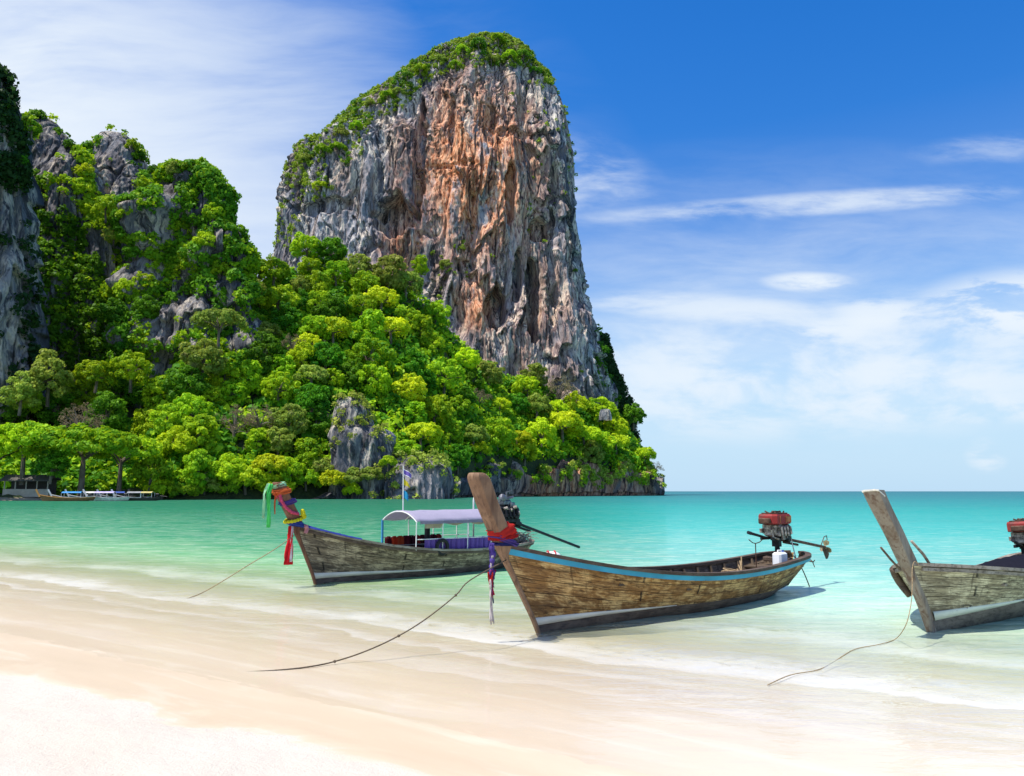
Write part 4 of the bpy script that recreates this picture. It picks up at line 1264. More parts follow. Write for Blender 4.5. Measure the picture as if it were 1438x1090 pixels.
class Hull:
    def __init__(s, L, B, stem, sheer, over=0.3, tm=0.5, sharp=1.9, zk0=-0.12, stern_w=0.62, flare=1.1):
        s.L, s.B, s.over, s.tm, s.sharp, s.zk0, s.sw, s.flare = L, B, over, tm, sharp, zk0, stern_w, flare
        s.sz = [a for a, b in stem]; s.sx = [b for a, b in stem]; s.sheer = sheer

    def zg(s, t):
        k = [a for a, b in s.sheer]; v = [b for a, b in s.sheer]
        # smooth interpolation of the sheer line
        tt = np.asarray(t, float); c = np.polyfit(k, v, min(4, len(k) - 1)); return np.polyval(c, tt)

    def P(s, t, v, off=0.0, side=1):
        t = np.asarray(t, float) + 0 * np.asarray(v, float); v = np.asarray(v, float) + 0 * t

        def raw(t, v):
            b = np.where(t < s.tm, 1 - np.maximum(0, 1 - t / s.tm) ** s.sharp, 1 - (1 - s.sw) * (np.maximum(0, t - s.tm) / (1 - s.tm)) ** 2)
            b = b * np.sqrt(np.clip(1 - (np.maximum(0, t - 0.93) / 0.0705) ** 2, 0, 1)) * s.B
            f = sstep(t, 0.0, 0.5)
            p = s.flare * (1 - f) + 0.50 * f
            q = 1.0 * (1 - f) + 1.35 * f
            p = p + 0.5 * sstep(t, 0.75, 1.0); 
            zk = s.zk0 + 0.30 * sstep(t, 0.70, 1.0)
            z = zk + (s.zg(t) - zk) * v ** q
            sx = np.interp(z, s.sz, s.sx)
            x = s.L * t + sx * np.maximum(0, 1 - t) ** 4 + s.over * v * t ** 6
            return np.stack([x, b * np.maximum(v, 1e-6) ** p, z], -1)
        a = raw(t, v)
        if np.any(off):
            e = 2e-3
            du = raw(np.clip(t + e, 0, 0.999), v) - raw(np.clip(t - e, 0, 0.997), v); dv = raw(t, np.clip(v + e, 0, 1)) - raw(t, np.clip(v - e, 0, 1))
            n = np.cross(dv, du); n /= np.linalg.norm(n, axis=-1, keepdims=True) + 1e-12
            n = np.where((n[..., 1:2] < 0), -n, n)
            a = a + n * np.asarray(off)[..., None]
        a[..., 1] = np.maximum(a[..., 1], 0.0) * side
        return a

    def build(s, root, mat, inner_mat):
        nt, nv = 90, 26
        t = np.linspace(0, 1, nt); v = np.linspace(0, 1, nv); T, V = np.meshgrid(t, v, indexing='ij')
        vs = []; fs = []; uv = []
        for side in (-1, 1):
            o = sum(len(x) for x in vs)
            p = s.P(T, V, 0, side)
            wob = 0.006 * fbm(T * 30, V * 8, side * 3.0, 3, 4)
            p[..., 1] += wob * side * (V > 0.05)
            vs.append(p.reshape(-1, 3)); g = np.stack([T * s.L + side * 3.3, V], -1).reshape(-1, 2); uv.append(g)
            f = grid_faces(nt, nv, off=o); fs.append(f if side > 0 else f[:, ::-1])
        hull = mesh('hull', np.vstack(vs), np.vstack(fs), mat, root, smooth=True, uv=np.vstack(uv))
        vs = []; fs = []; uv = []
        t = np.linspace(0.03, 0.985, nt); v = np.linspace(0.12, 0.995, nv); T, V = np.meshgrid(t, v, indexing='ij')
        for side in (-1, 1):
            o = sum(len(x) for x in vs)
            p = s.P(T, V, 0, side); p[..., 1] = side * np.maximum(np.abs(p[..., 1]) - 0.045, 0)
            vs.append(p.reshape(-1, 3)); uv.append(np.stack([T * s.L + side * 5.1, V], -1).reshape(-1, 2))
            f = grid_faces(nt, nv, off=o); fs.append(f[:, ::-1] if side > 0 else f)
        mesh('inner_planking', np.vstack(vs), np.vstack(fs), inner_mat, root, smooth=True, uv=np.vstack(uv))
        # sole boards
        mb = MB(); tt = np.linspace(0.08, 0.96, 30); rings = []
        for k in tt:
            zf = 0.16; vv = 0.3
            y = max(0.02, float(s.P(k, vv)[1]) - 0.05)
            x = float(s.P(k, 0.3)[0])
            rings.append([(x, -y, zf), (x, y, zf), (x, y, zf + 0.03), (x, -y, zf + 0.03)])
        mb.loft(rings); mb.build('floorboards', inner_mat, root)
        return hull

    def sweep(s, name, mat, root, v, win, wout, z0, z1, t0=0.0, t1=1.0, n=80, sides=(-1, 1), zoff=0.0):
        mb = MB()
        for side in sides:
            t = np.linspace(t0, t1, n); p = s.P(t, np.full(n, v), 0, side)
            tg = np.gradient(p, axis=0); nr = np.stack([-tg[:, 1], tg[:, 0], 0 * tg[:, 0]], 1) * side
            nr /= np.linalg.norm(nr, axis=1, keepdims=True) + 1e-9
            rings = []
            for a, m_ in zip(p, nr):
                f = lambda w_, z_: tuple(a + m_ * w_ + np.array((0, 0, z_ + zoff)))
                rings.append([f(win, z0), f(wout, z0), f(wout, z1), f(win, z1)])
            if side < 0: rings = [r_[::-1] for r_ in rings]
            mb.loft(rings)
        return mb.build(name, mat, root)

    def strip(s, name, mat, root, fa, fb, t0, t1, off=0.014, n=60, m=5, sides=(-1, 1)):
        """board on the hull between heights fa(t) and fb(t) metres"""
        vs = []; fs = []; uv = []
        for side in sides:
            t = np.linspace(t0, t1, n); rows = []
            vt = np.linspace(0, 1, 400)
            for tt in t:
                z = s.P(np.full(400, tt), vt)[:, 2]
                a, b = np.interp([fa(tt), fb(tt)], z, vt)
                rows.append(np.linspace(a, max(b, a + 1e-3), m))
            V = np.array(rows); T = np.repeat(t[:, None], m, 1)
            O = np.full(V.shape, off); O[:, 0] = -0.004; O[:, -1] = -0.004
            V2 = V.copy(); V2[:, 1] = V[:, 0] + (V[:, 1] - V[:, 0]) * 0.05; V2[:, -2] = V[:, -1] - (V[:, -1] - V[:, -2]) * 0.05
            p = s.P(T, V2, O, side); o = sum(len(x) for x in vs)
            vs.append(p.reshape(-1, 3)); uv.append(np.stack([T * s.L, V2], -1).reshape(-1, 2))
            f = grid_faces(n, m, off=o); fs.append(f if side > 0 else f[:, ::-1])
        return mesh(name, np.vstack(vs), np.vstack(fs), mat, root, smooth=False, uv=np.vstack(uv))

    def ribs(s, mat, root, ts, side_list=(-1, 1)):
        for k in ts:
            mb = MB()
            for side in side_list:
                v = np.linspace(0.15, 0.97, 8)
                p = s.P(np.full(8, k), v, 0, side); p[:, 1] = side * (np.abs(p[:, 1]) - 0.05)
                q = p.copy(); q[:, 1] -= side * 0.05
                rings = [[(a[0] - .025, a[1], a[2]), (a[0] + .025, a[1], a[2]), (b[0] + .025, b[1], b[2]), (b[0] - .025, b[1], b[2])] for a, b in zip(p, q)]
                mb.loft(rings)
            mb.build('rib', mat, root)

    def thwart(s, mat, root, t, dz=-0.1, w=0.22):
        p = s.P(t, 0.9); y = p[1] - 0.05; z = p[2] + dz
        MB().box((float(p[0]), 0, float(z)), (w, 2 * float(y), 0.035)).build('thwart', mat, root)


def stem_post(hull, root, mat, zs, wid, lat, name='stem_post', rnd=0.05, topmat=None, aft=None, tilt_top=0.0):
    """the tall raked prow timber: zs heights, wid = fore-aft widths, lat = half thicknesses"""
    mb = MB(); rings = []
    nz = 60; Z = zs[0][0] + (zs[-1][0] - zs[0][0]) * (1 - (1 - np.linspace(0, 1, nz)) ** 1.5)
    Wd = np.interp(Z, [a for a, b in zs], [b for a, b in zs]); Lt = np.interp(Z, [a for a, b in lat], [b for a, b in lat])
    X = np.interp(Z, hull.sz, hull.sx)
    # smooth the stem line
    X = np.convolve(np.pad(X, 4, mode='reflect', reflect_type='odd'), np.ones(9) / 9, 'valid')
    slope = np.gradient(X, Z)
    for i, (x, z, w_, l_) in enumerate(zip(X, Z, Wd, Lt)):
        k = min(rnd, l_ * 0.7)
        ex = 0.0
        top = (z - (Z[-1] - 0.13)) / 0.13
        sh = math.sqrt(max(0.0, 1 - min(1, max(0, top)) ** 2 * 0.97)) if tilt_top == 0 else 1.0
        ww = w_ * (0.42 + 0.58 * sh) if tilt_top == 0 else w_
        ll = l_ * (0.6 + 0.4 * sh) if tilt_top == 0 else l_
        x0 = x - 0.02 + (w_ - ww) / 2; x1 = x0 + ww
        zz = lambda xx: z - (xx - x) * slope[i] * -0.0 + (tilt_top * (xx - x) / w_ if i == nz - 1 else 0)
        c = 0.35 * ll
        pr = [(x0, -ll + c), (x0 + k, -ll), (x1 - k, -ll), (x1, -ll + c), (x1, ll - c), (x1 - k, ll), (x0 + k, ll), (x0, ll - c)]
        rings.append([(a + 0.004 * math.sin(z * 9), b + 0.004 * math.sin(z * 7 + 1), zz(a) + (0.25 * (a - x0) if False else 0)) for a, b in pr])
    mb.loft(rings)
    o = mb.build(name, mat, root)
    if topmat:
        r_ = rings[-1]; top = [(a, b, c + 0.004) for a, b, c in r_]; low = [(a, b, c - 0.015) for a, b, c in r_]
        cx = sum(p[0] for p in r_) / 8; low = [(cx + (a - cx) * 1.02, b * 1.02, c) for a, b, c in low]; top = [(cx + (a - cx) * 1.02, b * 1.02, c) for a, b, c in top]
        MB().loft([low, top]).build('post_end', topmat, o)
    return o


def engine(parent, loc, yaw, pitch, cover_mat, kind='red', shaft=2.1, tiller=0.95):
    """long-tail car engine on its pivot: mesh 'engine' with cover, flywheel, shaft, tiller and propeller as sub-parts"""
    rn = random.Random(9 if kind == 'red' else 5)
    eb = MB()
    eb.box((0, 0, 0.30), (0.50, 0.30, 0.26), bev=0.03)
    for i in range(4):
        x = -0.18 + i * 0.12
        eb.tube([(x, -0.15, 0.40), (x, -0.24, 0.36), (x, -0.26, 0.22)], 0.028, 7)
        eb.box((x, 0.16, 0.32), (0.08, 0.06, 0.2), bev=0.01)
        eb.box((x, -0.17, 0.22), (0.06, 0.09, 0.09), bev=0.01)
    for i in range(16):
        eb.box((rn.uniform(-.26, .24), rn.choice((-1, 1)) * rn.uniform(.14, .2), rn.uniform(.14, .42)), (rn.uniform(.03, .1), rn.uniform(.04, .09), rn.uniform(.03, .1)), bev=0.008)
    eb.tube([(-0.28, -0.05, 0.36), (-0.34, -0.10, 0.30), (-0.32, -0.12, 0.16), (-0.2, -0.18, 0.12)], 0.022, 7)
    eb.tube([(0.24, 0.05, 0.40), (0.33, 0.10, 0.34), (0.34, 0.05, 0.2)], 0.03, 7)
    e = eb.build('engine', STEEL if kind == 'red' else BLACK, parent)
    e.location = loc; e.rotation_euler = (0, 0, yaw)
    cb = MB()
    if kind == 'red':
        pr = [(-.38, -.14), (-.30, -.22), (.24, -.22), (.38, -.12), (.38, .12), (.24, .22), (-.30, .22), (-.38, .14)]
        cb.loft([[(x * k, y * k, z) for x, y in pr] for z, k in ((.43, .97), (.45, 1.0), (.60, 1.0), (.64, .93))])
        cb.build('air_cover', cover_mat, e)
        tb = MB().loft([[(x * .84, y * .80, z) for x, y in pr] for z in (.64, .665)])
        for i in range(6):
            tb.tube([(-.25 + i * .1, rn.uniform(-.1, .1), .66), (-.25 + i * .1, rn.uniform(-.1, .1), .70)], 0.016, 6)
        tb.box((0.05, 0.0, 0.685), (0.22, 0.1, 0.03)); tb.build('cover_plate', RUST, e)
        sb = MB()
        for x in (-.18, .06, .25): sb.box((x, -.222, .53), (.018, .012, .15))
        sb.box((0.16, -0.224, 0.53), (0.13, 0.008, 0.11)); sb.build('cover_strap', paint_mat('orange_label_paint', (0.50, 0.16, 0.03), (0.15, 0.06, 0.04), 0.8), e)
        sb = MB().box((-.43, 0, .50), (.1, .26, .12), bev=.02); sb.build('side_box', RUST, e)
    else:
        cb.box((0.0, 0, 0.50), (0.34, 0.24, 0.14), bev=0.04); cb.ball((-.1, -.06, .6), .09); cb.tube([(.1, 0, .5), (.1, 0, .72), (.2, -.05, .74)], .02, 6)
        cb.tube([(-.2, -.05, .55), (.2, -.1, .62)], .03, 6); cb.box((0.16, -.1, .45), (.16, .1, .12), bev=.02)
        cb.build('air_cover', flat_mat('dull_grey_metal', (0.16, 0.16, 0.17), .4, .7, .5, 10), e)
        gb = MB()
        for x, z in ((-.2, .38), (-.05, .34), (.1, .4), (.2, .28)):
            gb.tube([(x, -.2, z), (x + .05, -.26, z + .02)], .035, 8)
        gb.build('fitting', STEEL, e)
    fb = MB(); fb.tube([(0.27, 0, .27), (0.335, 0, .27)], .19, 20); fb.tube([(0.335, 0, .27), (0.36, 0, .27)], .08, 12); fb.build('flywheel', BLACK, e)
    # pivot and cradle
    pb = MB()
    pb.box((0.0, 0.12, 0.13), (0.78, 0.05, 0.06)); pb.box((0.0, -0.12, 0.13), (0.78, 0.05, 0.06)); pb.box((0.3, 0, 0.1), (0.1, 0.3, 0.1))
    pb.box((0.02, 0, 0.02), (0.12, 0.16, 0.14)); pb.tube([(0.02, 0, 0.0), (0.02, 0, -0.42)], 0.045, 10)
    pb.tube([(0.02, 0, -0.1), (-0.18, 0.0, -0.30)], 0.02, 6); pb.tube([(-0.16, -.12, 0.1), (-0.12, -.16, -0.18)], 0.015, 6)
    pb.build('cradle', BLACK, e)
    dn = math.tan(pitch)
    sh = MB(); x1 = shaft
    sh.tube([(0.25, 0, 0.12), (0.55, 0, 0.12 - .3 * dn)], [0.075, 0.06], 10)
    sh.tube([(0.5, 0, 0.12 - .25 * dn), (x1, 0, 0.12 - (x1 - .25) * dn)], 0.032, 8)
    sh.tube([(0.3, 0, 0.03), (0.9, 0, 0.03 - .55 * dn)], 0.028, 6)
    sh.build('drive_shaft', BLACK if kind != 'red' else RUST, e)
    zt = 0.12 - (x1 - .25) * dn
    pp = MB(); hub = Vector((x1 + .03, 0, zt)); pp.tube([(x1 - .02, 0, zt), (x1 + .08, 0, zt - .01)], [.035, .02], 8)
    for k in range(3):
        an = R(100 + 120 * k); c, s_ = math.cos(an), math.sin(an)
        prof = [(0.02, -.02), (.07, -.06), (.13, -.065), (.165, -.01), (.14, .05), (.07, .05)]
        a = [(x1 + .04 + q * .5, r_ * c - q * s_, zt + r_ * s_ + q * c) for r_, q in prof]; b = [(x + .012, y, z) for x, y, z in a]
        pp.loft([a, b])
    if kind == 'red':
        pp.build('propeller', flat_mat('brass_blade', (0.45, 0.33, 0.18), .4, .7, .3, 10) if kind == 'red' else BLACK, e)
    gd = MB()
    gd.tube([(x1 - .20, 0, zt + .04), (x1 - .02, 0, zt + .24), (x1 + .10, 0, zt + .26), (x1 + .12, 0, zt + .16)], .011, 6)
    gd.loft([[(x1 - .14, -.006, zt - .02), (x1 + .12, -.006, zt - .02), (x1 + .17, -.006, zt - .17), (x1 + .10, -.006, zt - .26), (x1 + .02, -.006, zt - .27)],
             [(x1 - .14, .006, zt - .02), (x1 + .12, .006, zt - .02), (x1 + .17, .006, zt - .17), (x1 + .10, .006, zt - .26), (x1 + .02, .006, zt - .27)]])
    if kind == 'red':
        gd.build('skeg', RUST, e)
    tl = MB(); tl.tube([(-.3, 0, .13), (-tiller, 0.02, .26)], [.025, .03], 8); tl.tube([(-tiller, 0.02, .26), (-tiller - .1, 0.02, .28)], [.036, .036], 8)
    tl.build('tiller', BLACK, e)
    return e


def ribbon(mb, pts, width, n=14, wave=0.02, seed=1, twist=0.6, taper=0.0, dirv=(1, 0, 0)):
    """hanging strip of cloth through pts (world or local), with soft folds and a little thickness"""
    rn = random.Random(seed); P_ = [Vector(p) for p in pts]
    L = len(P_) - 1; ph = rn.uniform(0, 6); d0 = Vector(dirv).normalized(); front = []; back = []
    for i in range(n + 1):
        q = i / n * L; k = min(int(q), L - 1); f = q - k
        c = P_[k].lerp(P_[k + 1], f)
        a = twist * math.sin(ph + i / n * 4.0)
        d = Vector((d0.x * math.cos(a) - d0.y * math.sin(a), d0.x * math.sin(a) + d0.y * math.cos(a), d0.z))
        nn = Vector((-d.y, d.x, 0)); w_ = width * (1 - taper * i / n) * (0.9 + 0.2 * rn.random())
        row = []
        for j in range(7):
            s_ = j / 6 - 0.5
            row.append(c + d * (s_ * w_) + nn * (wave * math.sin(s_ * 12 + ph + i * 0.5) + 0.004) + Vector((0, 0, rn.uniform(-.004, .004))))
        front.append(row)
        back.append([p - nn * 0.006 for p in row])
    rings = [[tuple(p) for p in a + b[::-1]] for a, b in zip(front, back)]
    mb.loft(rings)


def wrap(mb, c, rx, ry, h, tilt=(0, 0), seed=1, yaw=0.0, n=28, m=9, bulge=0.03, lean=(0, 0)):
    """cloth wound round the post: c = centre, rx/ry = half sizes"""
    rn = random.Random(seed); rings = []
    M = Matrix.Rotation(yaw, 3, 'Z') @ Matrix.Rotation(tilt[0], 3, 'X') @ Matrix.Rotation(tilt[1], 3, 'Y')
    for j in range(m + 1):
        q = j / m; r_ = bulge * math.sin(math.pi * q) + 0.014 * math.sin(q * 17 + seed) ; ring = []
        for i in range(n):
            a = 2 * math.pi * i / n; ca, sa = math.cos(a), math.sin(a); e = 0.55
            fold = 0.010 * math.sin(a * 3 + q * 11 + seed) + 0.006 * math.sin(a * 7 - q * 9)
            x = (rx + r_ + fold) * math.copysign(abs(ca) ** e, ca); y = (ry + r_ + fold) * math.copysign(abs(sa) ** e, sa)
            p = M @ Vector((x, y, (q - .5) * h)) + Vector(c) + Vector((lean[0] * (q - .5) * h, lean[1] * (q - .5) * h, 0))
            ring.append(tuple(p))
        rings.append(ring)
    mb.loft(rings, caps=False)


def rope_thing(pts, r, mat, label, name='mooring_rope', cat='rope', n=60, group=None):
    """rope through world points, Catmull-Rom smoothed, slightly kinked"""
    P_ = [Vector(p) for p in pts]; out = []
    for i in range(len(P_) - 1):
        p0 = P_[max(i - 1, 0)]; p1 = P_[i]; p2 = P_[i + 1]; p3 = P_[min(i + 2, len(P_) - 1)]
        k = max(4, n // (len(P_) - 1))
        for j in range(k):
            u = j / k
            out.append(0.5 * ((2 * p1) + (p2 - p0) * u + (2 * p0 - 5 * p1 + 4 * p2 - p3) * u * u + (3 * p1 - p0 - 3 * p2 + p3) * u ** 3))
    out.append(P_[-1])
    mb = MB(); mb.tube(out, r, 7)
    o = mb.build(name, mat, None, True, loc=tuple(P_[0]))
    return tag(o, label, cat, group)


def torope(*a):
    return [W(px, py, y) for px, py, y in a]


class Boat:
    def __init__(s, foot, ax, label, cat='long-tail boat', roll=0.0, group='long-tail boats moored off the beach'):
        s.rz = math.atan2(ax[1], ax[0])
        s.e = empty('longtail_boat', (foot[0], foot[1], 0), label, cat, group, rot=(roll, 0, s.rz))
        s.M = Matrix.Translation((foot[0], foot[1], 0)) @ Matrix.Rotation(s.rz, 4, 'Z') @ Matrix.Rotation(roll, 4, 'X')

    def w(s, x, y, z): return s.M @ Vector((x, y, z))


def boat_middle():
    b = Boat(G(757, 890), (0.718, 0.696), 'golden-brown plank boat with cyan rail and the tallest rounded prow, in the middle foreground')
    wood = hull_mat('golden_hull_planks', (0.34, 0.17, 0.05), (0.66, 0.45, 0.19), (0.085, 0.040, 0.016), 7, 3.4, 0.8)
    inner = hull_mat('inner_planks', (0.17, 0.12, 0.08), (0.24, 0.18, 0.12), (0.05, 0.03, 0.02), 6, 1.6, 0.7)
    h = Hull(7.75, 0.78, [(-0.3, 0.12), (-0.1, 0.03), (0.0, 0.0), (0.4, -0.25), (1.33, -0.86), (2.36, -1.40)],
             [(0, 1.33), (0.08, 1.13), (0.2, 0.90), (0.35, 0.72), (0.5, 0.64), (0.7, 0.62), (0.85, 0.66), (1, 0.76)], over=0.45, tm=0.5, sharp=1.8, zk0=-0.22, stern_w=0.66)
    h.build(b.e, wood, inner)
    h.sweep('rub_rail', CYAN, b.e, 0.955, -0.01, 0.035, -0.035, 0.055, 0.004, 0.995)
    h.sweep('gunwale', DK, b.e, 1.0, -0.095, 0.03, -0.01, 0.045, 0.0, 0.998)
    h.strip('waterline_stripe', STRIPE, b.e, lambda t: 0.125 + 0.17 * t, lambda t: 0.125 + 0.17 * t + 0.115 * max(0.02, 1 - t / 0.37), 0.006, 0.37, 0.012)
    h.strip('garboard', DK, b.e, lambda t: -0.2, lambda t: 0.12 + 0.17 * min(t, .37) - 0.10 * max(0, t - .37), 0.002, 0.96, 0.018)
    pw = wood_mat('prow_timber', (0.20, 0.115, 0.065), (0.29, 0.18, 0.105), (0.085, 0.045, 0.028), (9, 9, 1.0), 1.6)
    stem_post(h, b.e, pw, [(-0.28, 0.06), (0.3, 0.07), (1.15, 0.09), (1.36, 0.30), (2.36, 0.30)], None, [(-0.28, 0.035), (0.9, 0.04), (1.3, 0.085), (1.6, 0.125), (2.33, 0.13)], rnd=0.05)
    h.ribs(inner, b.e, np.linspace(0.12, 0.95, 16))
    for t_ in (0.22, 0.40, 0.72): h.thwart(DK, b.e, t_, -0.12)
    # stern deck
    p = h.P(0.93, 0.9)
    MB().loft([[(x, -max(0.03, float(h.P(t_, .85)[1]) - .06), z), (x, max(0.03, float(h.P(t_, .85)[1]) - .06), z), (x, max(0.03, float(h.P(t_, .85)[1]) - .06), z + .03), (x, -max(0.03, float(h.P(t_, .85)[1]) - .06), z + .03)]
               for t_, x, z in [(q, float(h.P(q, .9)[0]), 0.5) for q in (0.86, 0.9, 0.94, 0.97, 0.99)]]).build('stern_deck', inner, b.e)
    MB().box((7.33, 0, 0.66), (0.16, 0.62, 0.10), bev=0.02).box((7.33, 0, .58), (.12, .2, .2)).build('engine_beam', DK, b.e)
    engine(b.e, (7.30, 0.0, 0.98), R(-2), R(8.5), REDP, 'red', 2.15, 0.95)
    st = MB(); st.tube([(6.75, .18, .5), (6.75, .18, 1.02)], .012, 6); st.tube([(6.52, .2, 1.10), (6.65, .19, 1.03), (6.75, .18, 1.01), (6.9, .17, 1.03), (7.0, .16, 1.08)], .010, 6)
    st.build('tiller_rest', RUST, b.e)
    rp = MB(); rp.tube([(7.55, -.22, 1.08), (7.58, -.26, .8), (7.6, -.30, .62)], .012, 6); rp.build('steering_cord', flat_mat('pale_cord', (.6, .55, .48), .9), b.e)
    # things in and on it
    jc = empty('jerrycan', tuple(b.w(6.86, -0.30, 0.52)), 'white plastic jerrycan standing by the engine of the middle boat', 'jerrycan', rz=b.rz)
    MB().box((0, 0, 0.17), (0.32, 0.20, 0.32), bev=0.035).build('can_body', PLASTIC, jc)
    MB().tube([(-0.08, 0, 0.33), (-0.08, 0, 0.37), (0.06, 0, 0.37), (0.06, 0, .33)], 0.014, 6).build('handle', PLASTIC, jc)
    MB().tube([(0.12, 0, 0.32), (0.12, 0, 0.37)], 0.03, 10).build('cap', flat_mat('blue_cap', (.05, .1, .35), .4), jc)
    rn = random.Random(3); mb = MB()
    for k in range(7):
        c = Vector(b.w(5.75 + .1 * rn.random(), 0.05 + .1 * rn.random(), 0.30 + .035 * k))
        mb.torus(c, 0.20 + .06 * rn.random(), 0.016, Vector((rn.uniform(-.3, .3), rn.uniform(-.3, .3), 1)), 20, 6)
    for k in range(4):
        x = 5.6 + .16 * k
        mb.tube([b.w(x, .1, .30), b.w(x + .2, -.05 + .1 * k, .40 + .03 * k), b.w(x + .5 - .1 * k, .25, .52 + .08 * k)], .013, 6)
    tag(mb.build('rope_coil', ROPE, None, True, loc=tuple(b.w(5.75, 0, .2))), 'loose tan rope heaped inside the middle boat ahead of its jerrycan', 'rope')
    # striped float lying on the fore deck
    fe = empty('net_float', tuple(W(775, 781, 12.7)), 'red and white ball half hidden behind the cyan rail of the middle boat', 'float')
    MB().ball((0, 0, 0), 0.10, 16, 10, (1.4, 1, .75)).build('ball', flat_mat('white_float', (.72, .70, .66), .5), fe, True)
    for k in (-.09, .06): MB().torus((k * .7, 0, 0), 0.076, 0.016, Vector((1, 0.2, 0)), 20, 6).build('red_band', flat_mat('red_band', (.45, .03, .03), .5), fe, True)
    rope_thing([b.w(8.05, 0, .70), b.w(8.3, -.05, .42), b.w(8.5, -.1, .05), b.w(8.6, -.12, -.2)], .012, DROPE, 'thin dark stern line dropping into the water behind the middle boat', 'stern_line')
    a_ = MB(); o_ = b.w(8.25, -.15, .52)
    a_.tube([b.w(8.12, -.05, .62), b.w(8.42, -.25, .56)], .014, 6); a_.tube([b.w(8.38, -.32, .60), b.w(8.43, -.26, .55), b.w(8.46, -.18, .60)], .012, 6); a_.tube([b.w(8.42, -.25, .56), b.w(8.45, -.28, .44)], .01, 6)
    tag(a_.build('anchor', RUST, None, loc=tuple(o_)), 'small rusty grapnel hooked on the stern of the middle boat', 'anchor')
    # cloths tied round the prow
    red = cloth_mat('red_cloth', (0.62, 0.04, 0.03)); pur = cloth_mat('violet_cloth', (0.12, 0.08, 0.34)); wht = cloth_mat('white_cloth', (0.72, 0.66, 0.64)); mag = cloth_mat('magenta_cloth', (0.36, 0.02, 0.14))
    blu = cloth_mat('navy_cloth', (0.04, 0.05, 0.2))
    x = lambda z: float(np.interp(z, h.sz, h.sx)) + 0.14
    e = empty('silk_scarf', tuple(b.w(x(1.42), 0, 1.42)), 'red and violet sashes knotted round the tallest prow with a long braided tassel', 'sash', 'cloths tied on the prows', rz=b.rz)
    m_ = MB(); wrap(m_, (0, 0, 0.10), .17, .115, .17, (0, R(-22)), 2, lean=(-.5, 0)); m_.build('red_wrap', red, e, True)
    m_ = MB(); wrap(m_, (0.03, 0, -.03), .185, .12, .10, (0, R(16)), 5, lean=(-.5, 0)); m_.build('violet_wrap', pur, e, True)
    m_ = MB(); wrap(m_, (0.04, 0, 0.02), .18, .125, .05, (0, R(-8)), 8, lean=(-.5, 0)); m_.build('red_band', red, e, True)
    m_ = MB(); wrap(m_, (0.06, 0, -.075), .18, .11, .05, (0, R(2)), 7, lean=(-.5, 0)); m_.build('blue_band', blu, e, True)
    hx, hy = -0.24, -0.06
    rn = random.Random(12)
    for nm, mt_, z0_, z1_, cnt, wd in (('violet_tail', pur, -.05, -.55, 4, .07), ('magenta_tail', mag, -.42, -.78, 3, .05), ('red_tail', red, -.45, -.85, 3, .06), ('white_tail', wht, -.55, -1.18, 4, .05), ('white_braid', wht, -.22, -.7, 2, .03), ('navy_tail', blu, -.5, -.9, 1, .03)):
        m_ = MB()
        for k in range(cnt):
            a0 = rn.uniform(-.035, .035); a1 = rn.uniform(-.05, .05)
            ribbon(m_, [(hx + a0, hy + rn.uniform(-.03, .03), z0_), (hx + a0 * .6 - .01, hy, (z0_ * .6 + z1_ * .4)), (hx + a1, hy + rn.uniform(-.02, .02), z1_ + rn.uniform(0, .1))], wd, 12, .012, k * 7 + cnt, 1.2, .55)
        m_.build(nm, mt_, e, True)
    m_ = MB()
    for k in range(5): m_.ball((hx + .015 * math.sin(k * 2), hy + .015 * math.cos(k * 2), -.12 - k * .085), .045 - .003 * k, 9, 6, (1, 1, 1.25))
    m_.build('knots', pur, e, True)
    # mooring line to the beach
    p0 = b.w(x(1.12) - .14, -.05, 1.12)
    g = lambda px, py, z: G(px, py, z)
    pts = [p0] + torope((660, 815, 10.75), (640, 836, 10.6), (600, 868, 10.3), (560, 893, 10.05), (515, 914, 9.75), (470, 929, 9.5))
    last = [g(430, 937, .155), g(380, 942, .165), g(320, 945, .17), g(260, 947, .165), g(225, 950, .15)]
    o_ = rope_thing(pts + last, .0085, DROPE, 'dark sagging mooring rope from the tallest prow down to the wet sand', 'mooring_rope', group='mooring ropes')
    for q in (2, 4, 6):
        MB().ball(tuple(Vector(pts[q]) - Vector(p0)), .018, 8, 6).build('knot', DROPE, o_, True)
    return b


